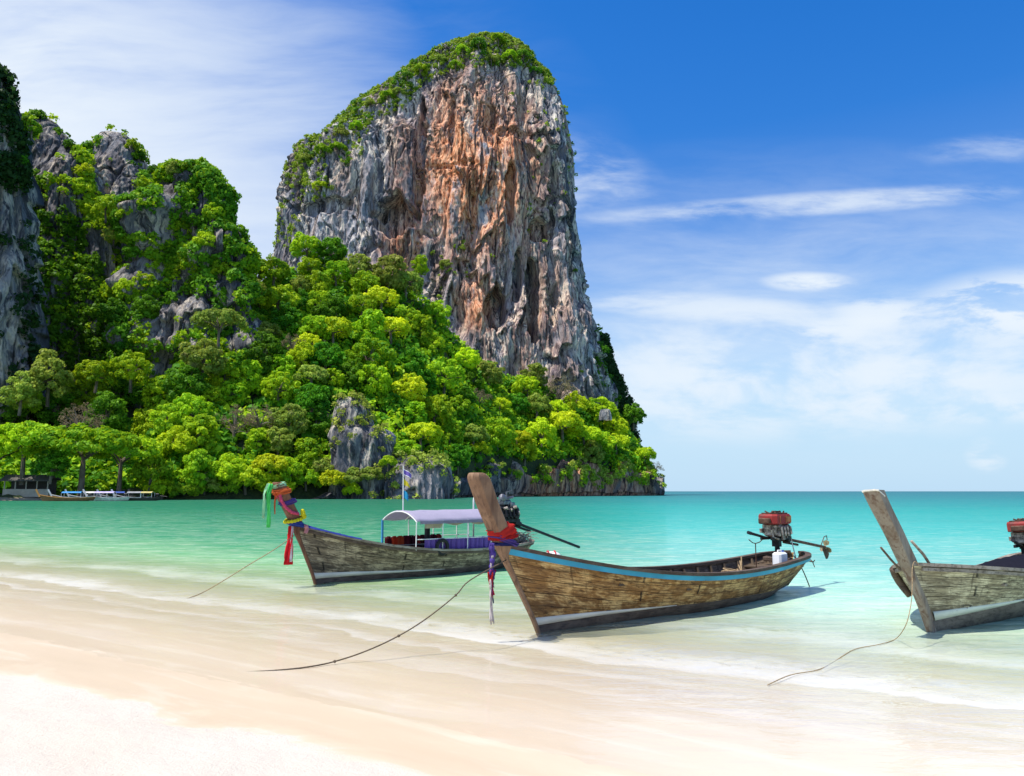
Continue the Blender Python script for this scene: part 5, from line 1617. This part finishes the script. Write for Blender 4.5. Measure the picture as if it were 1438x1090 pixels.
def boat_left():
    b = Boat(G(443, 821), (0.697, 0.717), 'grey weathered boat with violet canopy and ribboned prow, left of the middle boat')
    wood = hull_mat('grey_hull_planks', (0.25, 0.19, 0.12), (0.50, 0.41, 0.27), (0.045, 0.034, 0.026), 8, 3.0, 0.9)
    inner = hull_mat('inner_planks_grey', (0.15, 0.11, 0.08), (0.22, 0.17, 0.12), (0.05, 0.03, 0.02), 6, 1.6, 0.7)
    h = Hull(6.75, 0.76, [(-0.3, 0.1), (-0.1, 0.02), (0.0, 0.0), (0.5, -0.22), (1.35, -0.64), (2.3, -1.18)],
             [(0, 1.36), (0.08, 1.14), (0.2, 0.90), (0.35, 0.71), (0.5, 0.62), (0.7, 0.58), (0.85, 0.60), (1, 0.68)], over=0.35, tm=0.5, sharp=1.8, zk0=-0.22, stern_w=0.62)
    h.build(b.e, wood, inner)
    h.sweep('gunwale', GREYW, b.e, 1.0, -0.09, 0.035, -0.01, 0.045, 0.0, 0.998)
    h.sweep('rub_rail', DK, b.e, 0.96, -0.01, 0.03, -0.03, 0.03, 0.004, 0.995)
    h.strip('waterline_stripe', STRIPE, b.e, lambda t: 0.13 + 0.05 * t, lambda t: 0.13 + 0.05 * t + 0.13 * max(0.02, 1 - t / 0.5), 0.006, 0.5, 0.012)
    h.strip('garboard', DK, b.e, lambda t: -0.2, lambda t: 0.125 + 0.05 * t, 0.002, 0.96, 0.018)
    pw = wood_mat('prow_timber_red', (0.16, 0.065, 0.035), (0.22, 0.10, 0.055), (0.05, 0.025, 0.018), (9, 9, 1.0), 1.6)
    stem_post(h, b.e, pw, [(-0.28, 0.06), (0.9, 0.08), (1.2, 0.10), (1.4, 0.27), (2.3, 0.28)], None, [(-0.28, 0.035), (0.9, 0.04), (1.3, 0.08), (1.6, 0.11), (2.3, 0.11)], rnd=0.04)
    h.ribs(inner, b.e, np.linspace(0.12, 0.95, 12))
    for t_ in (0.22, 0.72): h.thwart(DK, b.e, t_, -0.1)
    # canopy: arched cloth on hoops
    q0, q1 = 2.35, 5.35; hw = .70; ze = 1.36
    cl = MB()
    for lay in (0, 1):
        pass
    rings = []
    for i in range(25):
        x = q0 + (q1 - q0) * i / 24; top = []; bot = []
        for j in range(15):
            y = -hw + 2 * hw * j / 14; z = ze + .25 * (1 - (abs(y) / hw) ** 2.2) + .008 * math.sin(i * .9 + j) - .012 * math.sin(math.pi * (i % 6) / 6)
            top.append((x, y * 1.01, z + .012)); bot.append((x, y, z))
        rings.append(bot + top[::-1])
    cm = cloth_mat('violet_canopy_cloth', (0.47, 0.43, 0.54), .12)
    cl.loft(rings); can = cl.build('canopy', cm, b.e, True)
    for x in np.linspace(q0, q1, 5):
        mb = MB(); mb.tube([(x, -hw + 2 * hw * j / 12, ze + .25 * (1 - (abs(-hw + 2 * hw * j / 12) / hw) ** 2.2) - .012) for j in range(13)], .016, 6); mb.build('hoop', WHITEP, can)
    vl = MB(); ribbon(vl, [(q0 + .1, -hw - .005, ze - .03), ((q0 + q1) / 2, -hw - .005, ze - .035), (q1 - .1, -hw - .005, ze - .03)], .07, 30, .01, 3, 0, 0, (0, 0, 1)); vl.build('valance', cm, can)
    bluep = paint_mat('blue_pole_paint', (0.03, 0.25, 0.50), (.1, .1, .1), .2)
    for k, x in enumerate((q0, q0 + .85, q0 + 1.7, q0 + 2.55, q1)):
        for sy in (-1, 1):
            zg = float(h.zg(x / 6.75))
            MB().tube([(x, sy * (hw - .02), zg - .05), (x, sy * (hw - .01), ze + .02)], .030 if (k == 0 and sy > 0) else .014, 8).build('canopy_post', bluep if (k == 0 and sy > 0) else WHITEP, b.e)
    for sy in (-1, 1):
        MB().tube([(q0, sy * (hw - .02), .93), (q1, sy * (hw - .02), .90)], .012, 6).build('side_rail', WHITEP, b.e)
    # violet curtain along the near side and a sagging cream sheet under the roof
    cur = MB(); xs = np.linspace(2.65, 5.3, 120); rr = []
    pc = cloth_mat('violet_curtain_cloth', (0.22, 0.13, 0.45), .25)
    for i, x in enumerate(xs):
        y = -hw + .05 + .028 * math.sin(i * .85) + .01 * math.sin(i * 2.3)
        rr.append([(x, y, .55), (x, y - .01, .92 + .01 * math.sin(i * .3)), (x, y + .004, .92), (x, y + .012, .55)])
    cur.loft(rr); cur.build('curtain', pc, b.e)
    cream = cloth_mat('cream_sheet', (0.62, 0.55, 0.40)); rr = []
    for i in range(40):
        x = 2.75 + i * .065; sag = .20 if i < 9 else .12 + .03 * math.sin(i * .5); y = -.50
        rr.append([(x, y, ze + .02), (x, y - .04 + .02 * math.sin(i * .8), ze + .02 - sag), (x, y - .03 + .02 * math.sin(i * .8), ze + .02 - sag), (x, y + .01, ze + .02)])
    mb = MB(); mb.loft(rr); mb.build('rolled_sheet', cream, b.e)
    MB().box((3.35, .1, 1.0), (.12, .12, .4), bev=.02).box((3.35, .1, .7), (.3, .4, .05)).build('seat_pillar', BLACK, b.e)
    # life jackets on the far rail
    cols = [(.10, .015, .02), (.55, .06, .02), (.50, .09, .03), (.12, .02, .03), (.07, .02, .03), (.35, .03, .03), (.09, .02, .03), (.16, .02, .05), (.10, .02, .03), (.30, .05, .04)]
    names_ = ['dark maroon', 'bright orange', 'orange', 'maroon', 'nearly black', 'red', 'dark red', 'plum red', 'dark brown-red', 'rust red']
    ords = ['first', 'second', 'third', 'fourth', 'fifth', 'sixth', 'seventh', 'eighth', 'ninth', 'last']
    rn = random.Random(6)
    for k in range(10):
        x = q0 + .12 + k * .185
        e = empty('life_jacket', tuple(b.w(x, hw - .12, .58)), f'{names_[k]} life jacket hung under the violet canopy, {ords[k]} from the blue pole', 'life jacket', 'life jackets hung in the canopied boat', rz=b.rz + R(rn.uniform(-25, 25)))
        mt_ = cloth_mat('jacket_cloth', cols[k])
        for sy in (-1, 1):
            MB().box((sy * .06, 0, .18), (.115, .11, .36), bev=.03).build('foam_panel', mt_, e)
        MB().tube([(-.06, 0, .3), (-.05, 0, .36), (.05, 0, .36), (.06, 0, .3)], .025, 6).build('collar', mt_, e)
        MB().box((0, -.055, .14), (.22, .01, .03)).build('strap', cloth_mat('pale_strap', (.4, .4, .38)), e)
    ty = MB(); c = b.w(3.15, -hw - .03, .72); axv = Vector((math.sin(b.rz), -math.cos(b.rz), 0))
    ty.torus(c, .17, .045, axv, 28, 8)
    tag(ty.build('tyre_fender', flat_mat('black_rubber', (.02, .02, .022), .8), None, True, loc=tuple(c)), 'black tyre leaning on the violet curtain of the canopied boat', 'tyre')
    # white pipe arch
    mb = MB(); pts = []
    for y, z in ((-.38, .62), (-.38, 1.85), (-.36, 1.93), (-.30, 1.97), (.30, 1.97), (.36, 1.93), (.38, 1.85), (.38, .62)): pts.append((5.25, y, z))
    mb.tube(pts, .024, 8); mb.tube([(5.25, -.38, 1.35), (5.25, .38, 1.35)], .014, 6); mb.build('pipe_arch', WHITEP, b.e, True)
    # flagpole with three small flags
    fp = MB().tube([(q0 + .12, 0, ze + .22), (q0 + .10, 0, 2.74)], [.016, .010], 6).build('flagpole', WHITEP, b.e)
    m, t, p = new_mat('striped_flag')
    z_ = t.xyz(t.obj())[2]
    st_ = t.ramp(t.lin(t.m('ADD', z_, t.m('MULTIPLY', t.xyz(t.obj())[0], 0.75)), -.17, .17), [(0.0, (.55, .03, .06)), (.18, (.8, .78, .8)), (.34, (.15, .10, .40)), (.66, (.8, .78, .8)), (.82, (.55, .03, .06))])
    st_.node.color_ramp.interpolation = 'CONSTANT'
    t.l.new(st_, p.inputs['Base Color']); p.inputs['Roughness'].default_value = .8
    for z0_, w_, hh, mt_, drop in ((2.60, .21, .15, m, .75), (2.36, .18, .18, cloth_mat('yellow_flag', (.72, .62, .05)), 1.1), (2.06, .14, .20, cloth_mat('light_blue_flag', (.05, .42, .66)), 1.2)):
        mb = MB(); rr = []
        for i in range(10):
            u_ = i / 9
            x = u_ * w_ * .8; y = -u_ * w_ * .6 + .02 * math.sin(u_ * 8); k = 1 - (0.75 * u_ if z0_ < 2.5 and z0_ > 2.1 else .15 * u_)
            rr.append([(x, y, -hh / 2 * k - drop * x), (x, y, hh / 2 * k - drop * x), (x + .004, y + .004, hh / 2 * k - drop * x), (x + .004, y + .004, -hh / 2 * k - drop * x)])
        mb.loft(rr); o_ = mb.build('flag', mt_, fp); o_.location = (q0 + .11, 0, z0_)
    eb_ = engine(b.e, (6.0, -.05, 1.10), R(3), R(15), None, 'black', 2.75, .4); eb_.scale = (1.3, 1.3, 1.35)
    MB().box((6.12, 0, .62), (.2, 1.0, .12), bev=.02).tube([(6.14, -.05, .6), (6.14, -.05, 1.0)], .05, 8).build('engine_beam', DK, b.e)
    # tangle on the stern
    rn = random.Random(8); mb = MB()
    for k in range(60):
        a = b.w(6.35 + rn.uniform(-.2, .5), rn.uniform(-.45, .25), .62 + rn.uniform(0, .1)); c = b.w(6.35 + rn.uniform(-.5, .8), rn.uniform(-.55, .35), .62 + rn.uniform(.05, .34)); e_ = (a + c) / 2 + Vector((0, 0, rn.uniform(0, .16)))
        mb.tube([a, e_, c], rn.uniform(.006, .014), 5)
    tag(mb.build('stick_bundle', GREYW, None, loc=tuple(b.w(6.7, 0, .62))), 'tangle of brown sticks heaped below the black engine of the canopied boat', 'sticks')
    # ribbons and garlands on the prow
    C_ = {n_: cloth_mat(n_ + '_ribbon', c_) for n_, c_ in (('green', (.10, .66, .16)), ('pale_green', (.45, .80, .50)), ('orange', (.75, .16, .05)), ('pink', (.72, .10, .20)), ('yellow', (.70, .66, .03)), ('blue', (.05, .08, .36)), ('red', (.68, .02, .03)), ('white', (.78, .72, .74)), ('purple', (.13, .08, .30)))}
    sx = lambda z: float(np.interp(z, h.sz, h.sx)) + .13
    L_ = lambda x, y, z: tuple(b.w(x, y, z))

    def sash(name, label, z, parts, dx=0.0):
        e = empty(name, L_(sx(z) + dx, 0, z), label, name.replace('_', ' '), 'cloths tied on the prows', rz=b.rz)
        for nm, mt_, fn in parts:
            m_ = MB(); fn(m_); m_.build(nm, mt_, e, True)
    lx = -.5
    sash('prow_ribbon', 'long bright green ribbon tied over the top of the ribboned left prow', 2.24, [
        ('cap_wrap', C_['pale_green'], lambda m_: wrap(m_, (0, 0, -.01), .14, .10, .08, (0, R(-16)), 3, bulge=.006, lean=(lx, 0))),
        ('green_tail', C_['green'], lambda m_: (ribbon(m_, [(-.20, -.04, .02), (-.26, -.05, -.2), (-.25, -.05, -.55), (-.24, -.05, -.92)], .095, 16, .02, 4, .5, 0, (.7, -.7, 0)),)),
        ('pale_tail', C_['pale_green'], lambda m_: ribbon(m_, [(-.22, .03, .03), (-.33, .02, -.2), (-.33, .02, -.72)], .07, 14, .02, 9, .5, .2, (.7, -.7, 0)))])
    sash('silk_scarf', 'orange sash wound just under the green ribbon on the left prow', 2.10, [
        ('orange_wrap', C_['orange'], lambda m_: wrap(m_, (0, 0, 0), .16, .12, .13, (0, R(-14)), 4, lean=(lx, 0))),
        ('orange_tail', C_['orange'], lambda m_: ribbon(m_, [(-.17, -.06, 0), (-.19, -.06, -.25), (-.18, -.06, -.5)], .04, 10, .01, 4, .5, .3, (.7, -.7, 0)))])
    sash('silk_scarf', 'narrow purple sash round the middle of the left ribboned prow', 1.86, [
        ('purple_wrap', C_['purple'], lambda m_: wrap(m_, (0.02, 0, 0), .155, .115, .10, (0, R(-16)), 6, lean=(lx, 0)))])

    def garl(m_, pts, r, n=26):
        P_ = [Vector(p) for p in pts]; L = len(P_) - 1
        for i in range(n + 1):
            q = i / n * L; k = min(int(q), L - 1); c = P_[k].lerp(P_[k + 1], q - k); m_.ball(tuple(c), r * (1 + .2 * math.sin(i * 2.1)), 7, 5)
    sash('flower_garland', 'pink flower garland looping down the left ribboned prow', 1.80, [
        ('blossoms', C_['pink'], lambda m_: garl(m_, [(-.27, -.10, .22), (-.24, -.14, .08), (-.14, -.16, -.06), (.02, -.16, -.17), (.18, -.13, -.20), (.22, 0, -.18), (.1, .14, -.1), (-.16, .13, .12), (-.27, .02, .22)], .034, 60))])
    sash('flower_garland', 'yellow flower garland ringed round the foot of the left ribboned prow', 1.52, [
        ('blossoms', C_['yellow'], lambda m_: garl(m_, [(-.24, -.02, -.10), (-.1, -.15, -.08), (.1, -.16, -.03), (.22, -.05, .02), (.16, .13, .0), (-.1, .14, -.06), (-.24, -.02, -.1)], .036, 50)),
        ('blossom_bunch', C_['yellow'], lambda m_: garl(m_, [(.12, -.15, .14), (.16, -.16, .02), (.12, -.17, .08)], .05, 8))])
    sash('silk_scarf', 'blue scarf knotted at the foot of the left ribboned prow and laid along its rail', 1.38, [
        ('blue_wrap', C_['blue'], lambda m_: wrap(m_, (-.02, 0, -.01), .165, .11, .13, (0, R(10)), 9, lean=(lx, 0))),
        ('blue_tail', C_['blue'], lambda m_: ribbon(m_, [(.10, -.09, -.03)] + [tuple(float(q) for q in (h.P(tt, 1.0, 0, -1) + np.array((-sx(1.38), -.035, -1.38 + .045)))) for tt in (.05, .09, .13, .17)], .08, 24, .008, 2, .15, .4, (0, .6, .6)))])
    sash('prow_ribbon', 'red and white ribbon hanging in front of the left ribboned prow', 1.33, [
        ('red_tail', C_['red'], lambda m_: ribbon(m_, [(-.20, -.06, 0), (-.23, -.05, -.4), (-.24, -.05, -.84)], .12, 16, .02, 5, .35, -.6, (.7, -.7, 0))),
        ('white_tail', C_['white'], lambda m_: ribbon(m_, [(-.19, -.10, 0), (-.20, -.09, -.35), (-.205, -.09, -.78)], .05, 14, .015, 7, .3, 0, (.7, -.7, 0)))])
    sash('prow_ribbon', 'short pale pink bow beside the blue scarf on the left prow', 1.30, [
        ('bow', cloth_mat('pale_pink', (.72, .35, .36)), lambda m_: (ribbon(m_, [(.10, -.14, .06), (.13, -.15, -.06), (.10, -.15, -.14)], .10, 8, .02, 3, .6, 0, (.7, -.7, 0)), m_.ball((.11, -.15, 0), .035)))])
    rope_thing([b.w(sx(1.1) - .15, 0, 1.15)] + torope((385, 772, 17.2), (350, 793, 17.0), (318, 813, 16.8)) + [G(283, 833, .04), G(250, 845, -.02), G(235, 850, -.08)], .009, ROPE, 'thin tan rope running from the ribboned prow into the shallows at left', group='mooring ropes')
    return b


def boat_right():
    b = Boat(G(1307, 888), (0.715, 0.70), 'pale grey-green boat with bare white-topped prow, cut off by the right edge', roll=R(-4.5))
    wood = hull_mat('olive_hull_planks', (0.40, 0.34, 0.21), (0.60, 0.54, 0.36), (0.085, 0.065, 0.04), 8, 2.4, 0.8, wet=(0.12, 0.11, 0.07))
    inner = hull_mat('inner_planks_dark', (0.12, 0.09, 0.06), (0.2, 0.16, 0.12), (0.04, 0.03, 0.02), 6, 1.6, 0.7)
    h = Hull(7.6, 1.05, [(-0.3, 0.12), (-0.1, 0.03), (0.0, 0.0), (0.4, -0.22), (1.02, -0.62), (2.13, -1.55)],
             [(0, 1.03), (0.08, 0.94), (0.2, 0.81), (0.35, 0.68), (0.5, 0.60), (0.7, 0.58), (0.85, 0.64), (1, 0.78)], over=0.4, tm=0.40, sharp=2.6, zk0=-0.22, stern_w=0.6, flare=0.8)
    h.build(b.e, wood, inner)
    h.sweep('rub_rail', GREYW, b.e, 0.95, -0.01, 0.045, -0.02, 0.03, 0.02, 0.995)
    h.sweep('gunwale', GREYW, b.e, 1.0, -0.12, 0.04, -0.01, 0.04, 0.004, 0.998)
    st3 = paint_mat('pale_green_waterline_paint', (0.60, 0.63, 0.52), (0.20, 0.17, 0.11), 0.45)
    bd = wood_mat('bottom_board', (0.13, 0.11, 0.085), (0.19, 0.16, 0.12), (0.05, 0.04, 0.03), (1.5, 6, 6), 3)
    h.strip('waterline_stripe', st3, b.e, lambda t: 0.16 + 0.42 * t, lambda t: 0.16 + 0.42 * t + 0.14 * max(0.05, 1 - t / 0.33), 0.02, 0.33, 0.018)
    h.strip('garboard', bd, b.e, lambda t: -0.2, lambda t: 0.16 + 0.42 * min(t, .33), 0.012, 0.96, 0.022)
    pw = wood_mat('prow_timber_grey', (0.20, 0.155, 0.115), (0.29, 0.25, 0.20), (0.10, 0.045, 0.025), (9, 9, 1.0), 1.6)
    top = flat_mat('pale_cut_end', (0.66, 0.62, 0.54), .8, 0, .15, 20)
    stem_post(h, b.e, pw, [(-0.28, 0.24), (0.3, 0.30), (1.0, 0.36), (1.3, 0.31), (2.12, 0.25)], None, [(-0.28, 0.05), (0.9, 0.065), (1.1, 0.085), (2.12, 0.115)], rnd=0.02, topmat=top, tilt_top=-0.10)
    h.ribs(inner, b.e, np.linspace(0.12, 0.95, 12))
    for t_ in (0.2, 0.45, 0.72): h.thwart(GREYW, b.e, t_, -0.1)
    engine(b.e, (6.85, 0.22, 0.84), R(4), R(8), REDP, 'red', 2.2, .95)
    MB().box((6.88, 0, .64), (.16, 1.1, .10), bev=.02).tube([(6.88, .22, .5), (6.88, .22, .8)], .05, 8).build('engine_beam', DK, b.e)
    # dark tarpaulin humped over the well
    rr = []
    for i in range(22):
        x = 3.9 + i * .12; k = math.sin(math.pi * min(1, (i + 1) / 10) / 2)
        wv_ = float(h.P(x / 7.6, .95)[1]) * .8
        rr.append([(x, -wv_ + 2 * wv_ * j / 12, .58 + .24 * k * math.sin(math.pi * j / 12) ** .7 + .02 * math.sin(i * 1.3 + j * 2.1)) for j in range(13)] + [(x, wv_, .54), (x, -wv_, .54)])
    mb = MB(); mb.loft(rr); tp = mb.build('tarpaulin', cloth_mat('black_tarpaulin', (.018, .018, .028), .4), None, True); tp.matrix_world = b.M
    tag(tp, 'black tarpaulin humped over the well of the right-hand boat', 'tarpaulin')
    rn = random.Random(4); mb = MB()
    for k in range(3):
        mb.tube([b.w(3.5 + k * .1, -.80, .66), b.w(3.7 + k * .08, -.7, .80), b.w(3.9, -.6, .78), b.w(3.85 + k * .12, -.85, .66)], .014, 6)
    tag(mb.build('lashing_rope', ROPE, None, True, loc=tuple(b.w(3.0, -.5, .8))), 'tan lashing rope looped over the rail beside the black tarpaulin', 'rope')
    for (px0, py0, y0), (px1, py1, y1), r_, mt_, lab in (
        ((1237, 769, 11.6), (1264, 800, 11.9), .017, DK, 'thin dark pole sticking out left of the white-topped prow'),
        ((1280, 760, 11.9), (1308, 796, 12.3), .022, GREYW, 'short bent brown stick standing up right of the white-topped prow')):
        a, c = Vector(W(px0, py0, y0)), Vector(W(px1, py1, y1)); mid = (a + c) / 2 + Vector((.03 if px0 > 1250 else 0, 0, -.01))
        tag(MB().tube([a, mid, c], [r_ * .9, r_, r_], 7).build('pole', mt_, None, True, loc=tuple(c)), lab, 'pole', 'loose poles on the right-hand boat')
    # thick roll lashed along the far bow rail
    pts = [b.w(*[float(c) for c in h.P(0.075 + .012 * math.sin(k * .8), v_, 0.05, 1)]) for k, v_ in enumerate((1.0, .93, .84, .74, .64))]
    o_ = tag(MB().tube(pts, [.05, .06, .065, .06, .045], 10).build('bow_fender', DK, None, True, loc=tuple(pts[0])), 'dark rounded fender roll on the far bow of the white-topped boat', 'fender')
    p0 = b.w(-.42, -.12, 1.14)
    rope_thing([W(1290, 792, 11.4), W(1284, 789, 11.35), W(1281, 800, 11.3), W(1281, 826, 11.2), W(1279, 850, 11.1), W(1272, 878, 11.0)] + [G(1258, 897, .03), G(1235, 905, .02), G(1200, 912, .01), G(1170, 930, .01), G(1148, 941, .01), G(1110, 948, .02), G(1078, 962, .04)],
               .0055, ROPE, 'tan rope looped from the white-topped prow down across the shallow water', group='mooring ropes')
    return b


def far_boat(px, D, L, rz, hullc, canc, stemc, label, cw=(.3, .75)):
    p = W(px, 698, D)
    e = empty('longtail_boat', (p[0], p[1], 0), label, 'long-tail boat', 'small boats moored under the trees at far left', rz=rz)
    h = Hull(L, .85, [(-.3, .1), (0, 0), (1.3, -.8), (2.3, -1.5)], [(0, 1.35), (.15, 1.0), (.35, .75), (.6, .66), (.8, .7), (1, .85)], over=.4, zk0=-.2)
    t = np.linspace(0, 1, 26); v = np.linspace(0, 1, 6); T, V = np.meshgrid(t, v, indexing='ij'); vs = []; fs = []
    for sd in (-1, 1):
        o = sum(len(x) for x in vs); vs.append(h.P(T, V, 0, sd).reshape(-1, 3)); f = grid_faces(26, 6, off=o); fs.append(f if sd > 0 else f[:, ::-1])
    mesh('hull', np.vstack(vs), np.vstack(fs), hullc, e)
    h.sweep('gunwale', stemc, e, 1.0, -.1, .05, -.02, .08, 0, .99, 24)
    MB().tube([(-.6, 0, .9), (-1.0, 0, 1.6), (-1.5, 0, 2.5)], [.2, .18, .2], 6).build('stem_post', stemc, e)
    if canc:
        q0, q1 = L * cw[0], L * cw[1]; rr = []
        for i in range(6):
            x = q0 + (q1 - q0) * i / 5
            rr.append([(x, -.85 + .17 * j, 1.75 + .3 * (1 - ((j - 5) / 5) ** 2)) for j in range(11)] + [(x, .85 - .17 * j, 1.70 + .3 * (1 - ((j - 5) / 5) ** 2)) for j in range(11)])
        MB().loft(rr).build('canopy', canc, e)
        for x in (q0, q1):
            for y in (-.75, .75): MB().tube([(x, y, .6), (x, y, 1.8)], .05, 5).build('canopy_post', WHITEP, e)
    MB().box((L * .93, 0, 1.35), (.8, .5, .5), bev=.08).tube([(L * .93, 0, 1.2), (L * .93 + 2.2, 0, .9)], .05, 5).build('engine', BLACK, e)


def far_scene():
    m = lambda n, c: flat_mat(n, c, .6, 0, .2, 1.5)
    br, dk, wh, blu, lil, gy, ye = m('far_brown', (.25, .12, .05)), m('far_dark', (.05, .045, .04)), m('far_white', (.65, .62, .58)), m('far_blue', (.04, .25, .55)), m('far_lilac', (.52, .45, .70)), m('far_grey', (.3, .3, .3)), m('far_yellow', (.5, .42, .15))
    orr = m('far_orange', (.55, .25, .06))
    far_boat(60, 174, 10.5, R(6), br, None, orr, 'small brown open boat with orange prow moored at the far left')
    far_boat(77, 177, 8.0, R(8), br, blu, wh, 'small boat with bright blue canopy and tall white prow at far left', (.2, .7))
    far_boat(101, 180, 7.0, R(10), gy, wh, wh, 'small grey boat with white canopy between the blue and lilac canopies')
    far_boat(126, 177, 8.2, R(4), wh, lil, wh, 'small white boat with lilac canopy moored at far left', (.15, .65))
    far_boat(146, 181, 6.0, R(20), dk, m('far_navy', (.04, .09, .35)), wh, 'small dark boat with navy canopy behind the lilac one', (.1, .7))
    far_boat(166, 179, 6.5, R(12), dk, gy, wh, 'small dark boat with grey canopy, second from right of the far moored row')
    far_boat(189, 180, 5.5, R(0), dk, ye, dk, 'small dark boat with dull yellow canopy, rightmost of the far moored row')
    # low beach house behind them
    p = W(38, 690, 186)
    e = empty('beach_house', (p[0], p[1] - 0.5, 0.8), 'low beige open-fronted beach house under the trees at far left', 'building')
    wall = flat_mat('beige_render', (.42, .36, .28), .9, 0, .15, .6)
    MB().box((0, 0, .9), (10.5, .3, 1.8)).build('front_wall', wall, e)
    MB().box((0, 3.0, 2.0), (10.5, .3, 4.0)).build('back_wall', flat_mat('dark_boards', (.05, .045, .04), .9), e)
    MB().loft([[(-5.9, -1, 3.6), (5.9, -1, 3.6), (5.9, -1, 3.75), (-5.9, -1, 3.75)], [(-5.9, 1.8, 5.0), (5.9, 1.8, 5.0), (5.9, 1.8, 5.15), (-5.9, 1.8, 5.15)], [(-5.9, 4.2, 3.8), (5.9, 4.2, 3.8), (5.9, 4.2, 3.95), (-5.9, 4.2, 3.95)]]).build('roof', flat_mat('dull_roof', (.10, .09, .08), .9), e)
    for x in (-5, -2.5, 0, 2.5, 5): MB().box((x, 0, 2.72), (.2, .2, 1.8)).build('post', wall, e)
    p = W(592, 696, 228)
    mb = MB()
    for k in range(7):
        rn = random.Random(k); mb.ball((-5 + k * 1.5, rn.uniform(-1, 1), .1), rn.uniform(.7, 1.2), 8, 5, (1.5, 1, .5))
    o = mb.build('pale_rock', flat_mat('pale_shore_stone', (.5, .46, .4), .9, 0, .2, 1, .5), None, False); o.location = (p[0], p[1] - 3, 0)
    tag(o, 'low pale rock ledge at the waterline below the flags', 'rock')
    # long strip of sand under the far trees
    pts = []
    for px in np.linspace(-420, 215, 40):
        d = float(np.interp(px, D0x, D0y)); x = (px - 719) / F * d
        pts.append([(x, d - 5.5, -.6), (x, d - 3.2, .12 + .05 * math.sin(px)), (x, d + 1, .7), (x, d + 16, 1.2)])
    v = np.array(pts).reshape(-1, 3)
    tag(mesh('far_beach', v, grid_faces(40, 4)[:, ::-1], flat_mat('far_sand', (.34, .28, .2), .9, 0, .15, .3), smooth=True), kind='structure')


boat_middle()
boat_left()
boat_right()
far_scene()
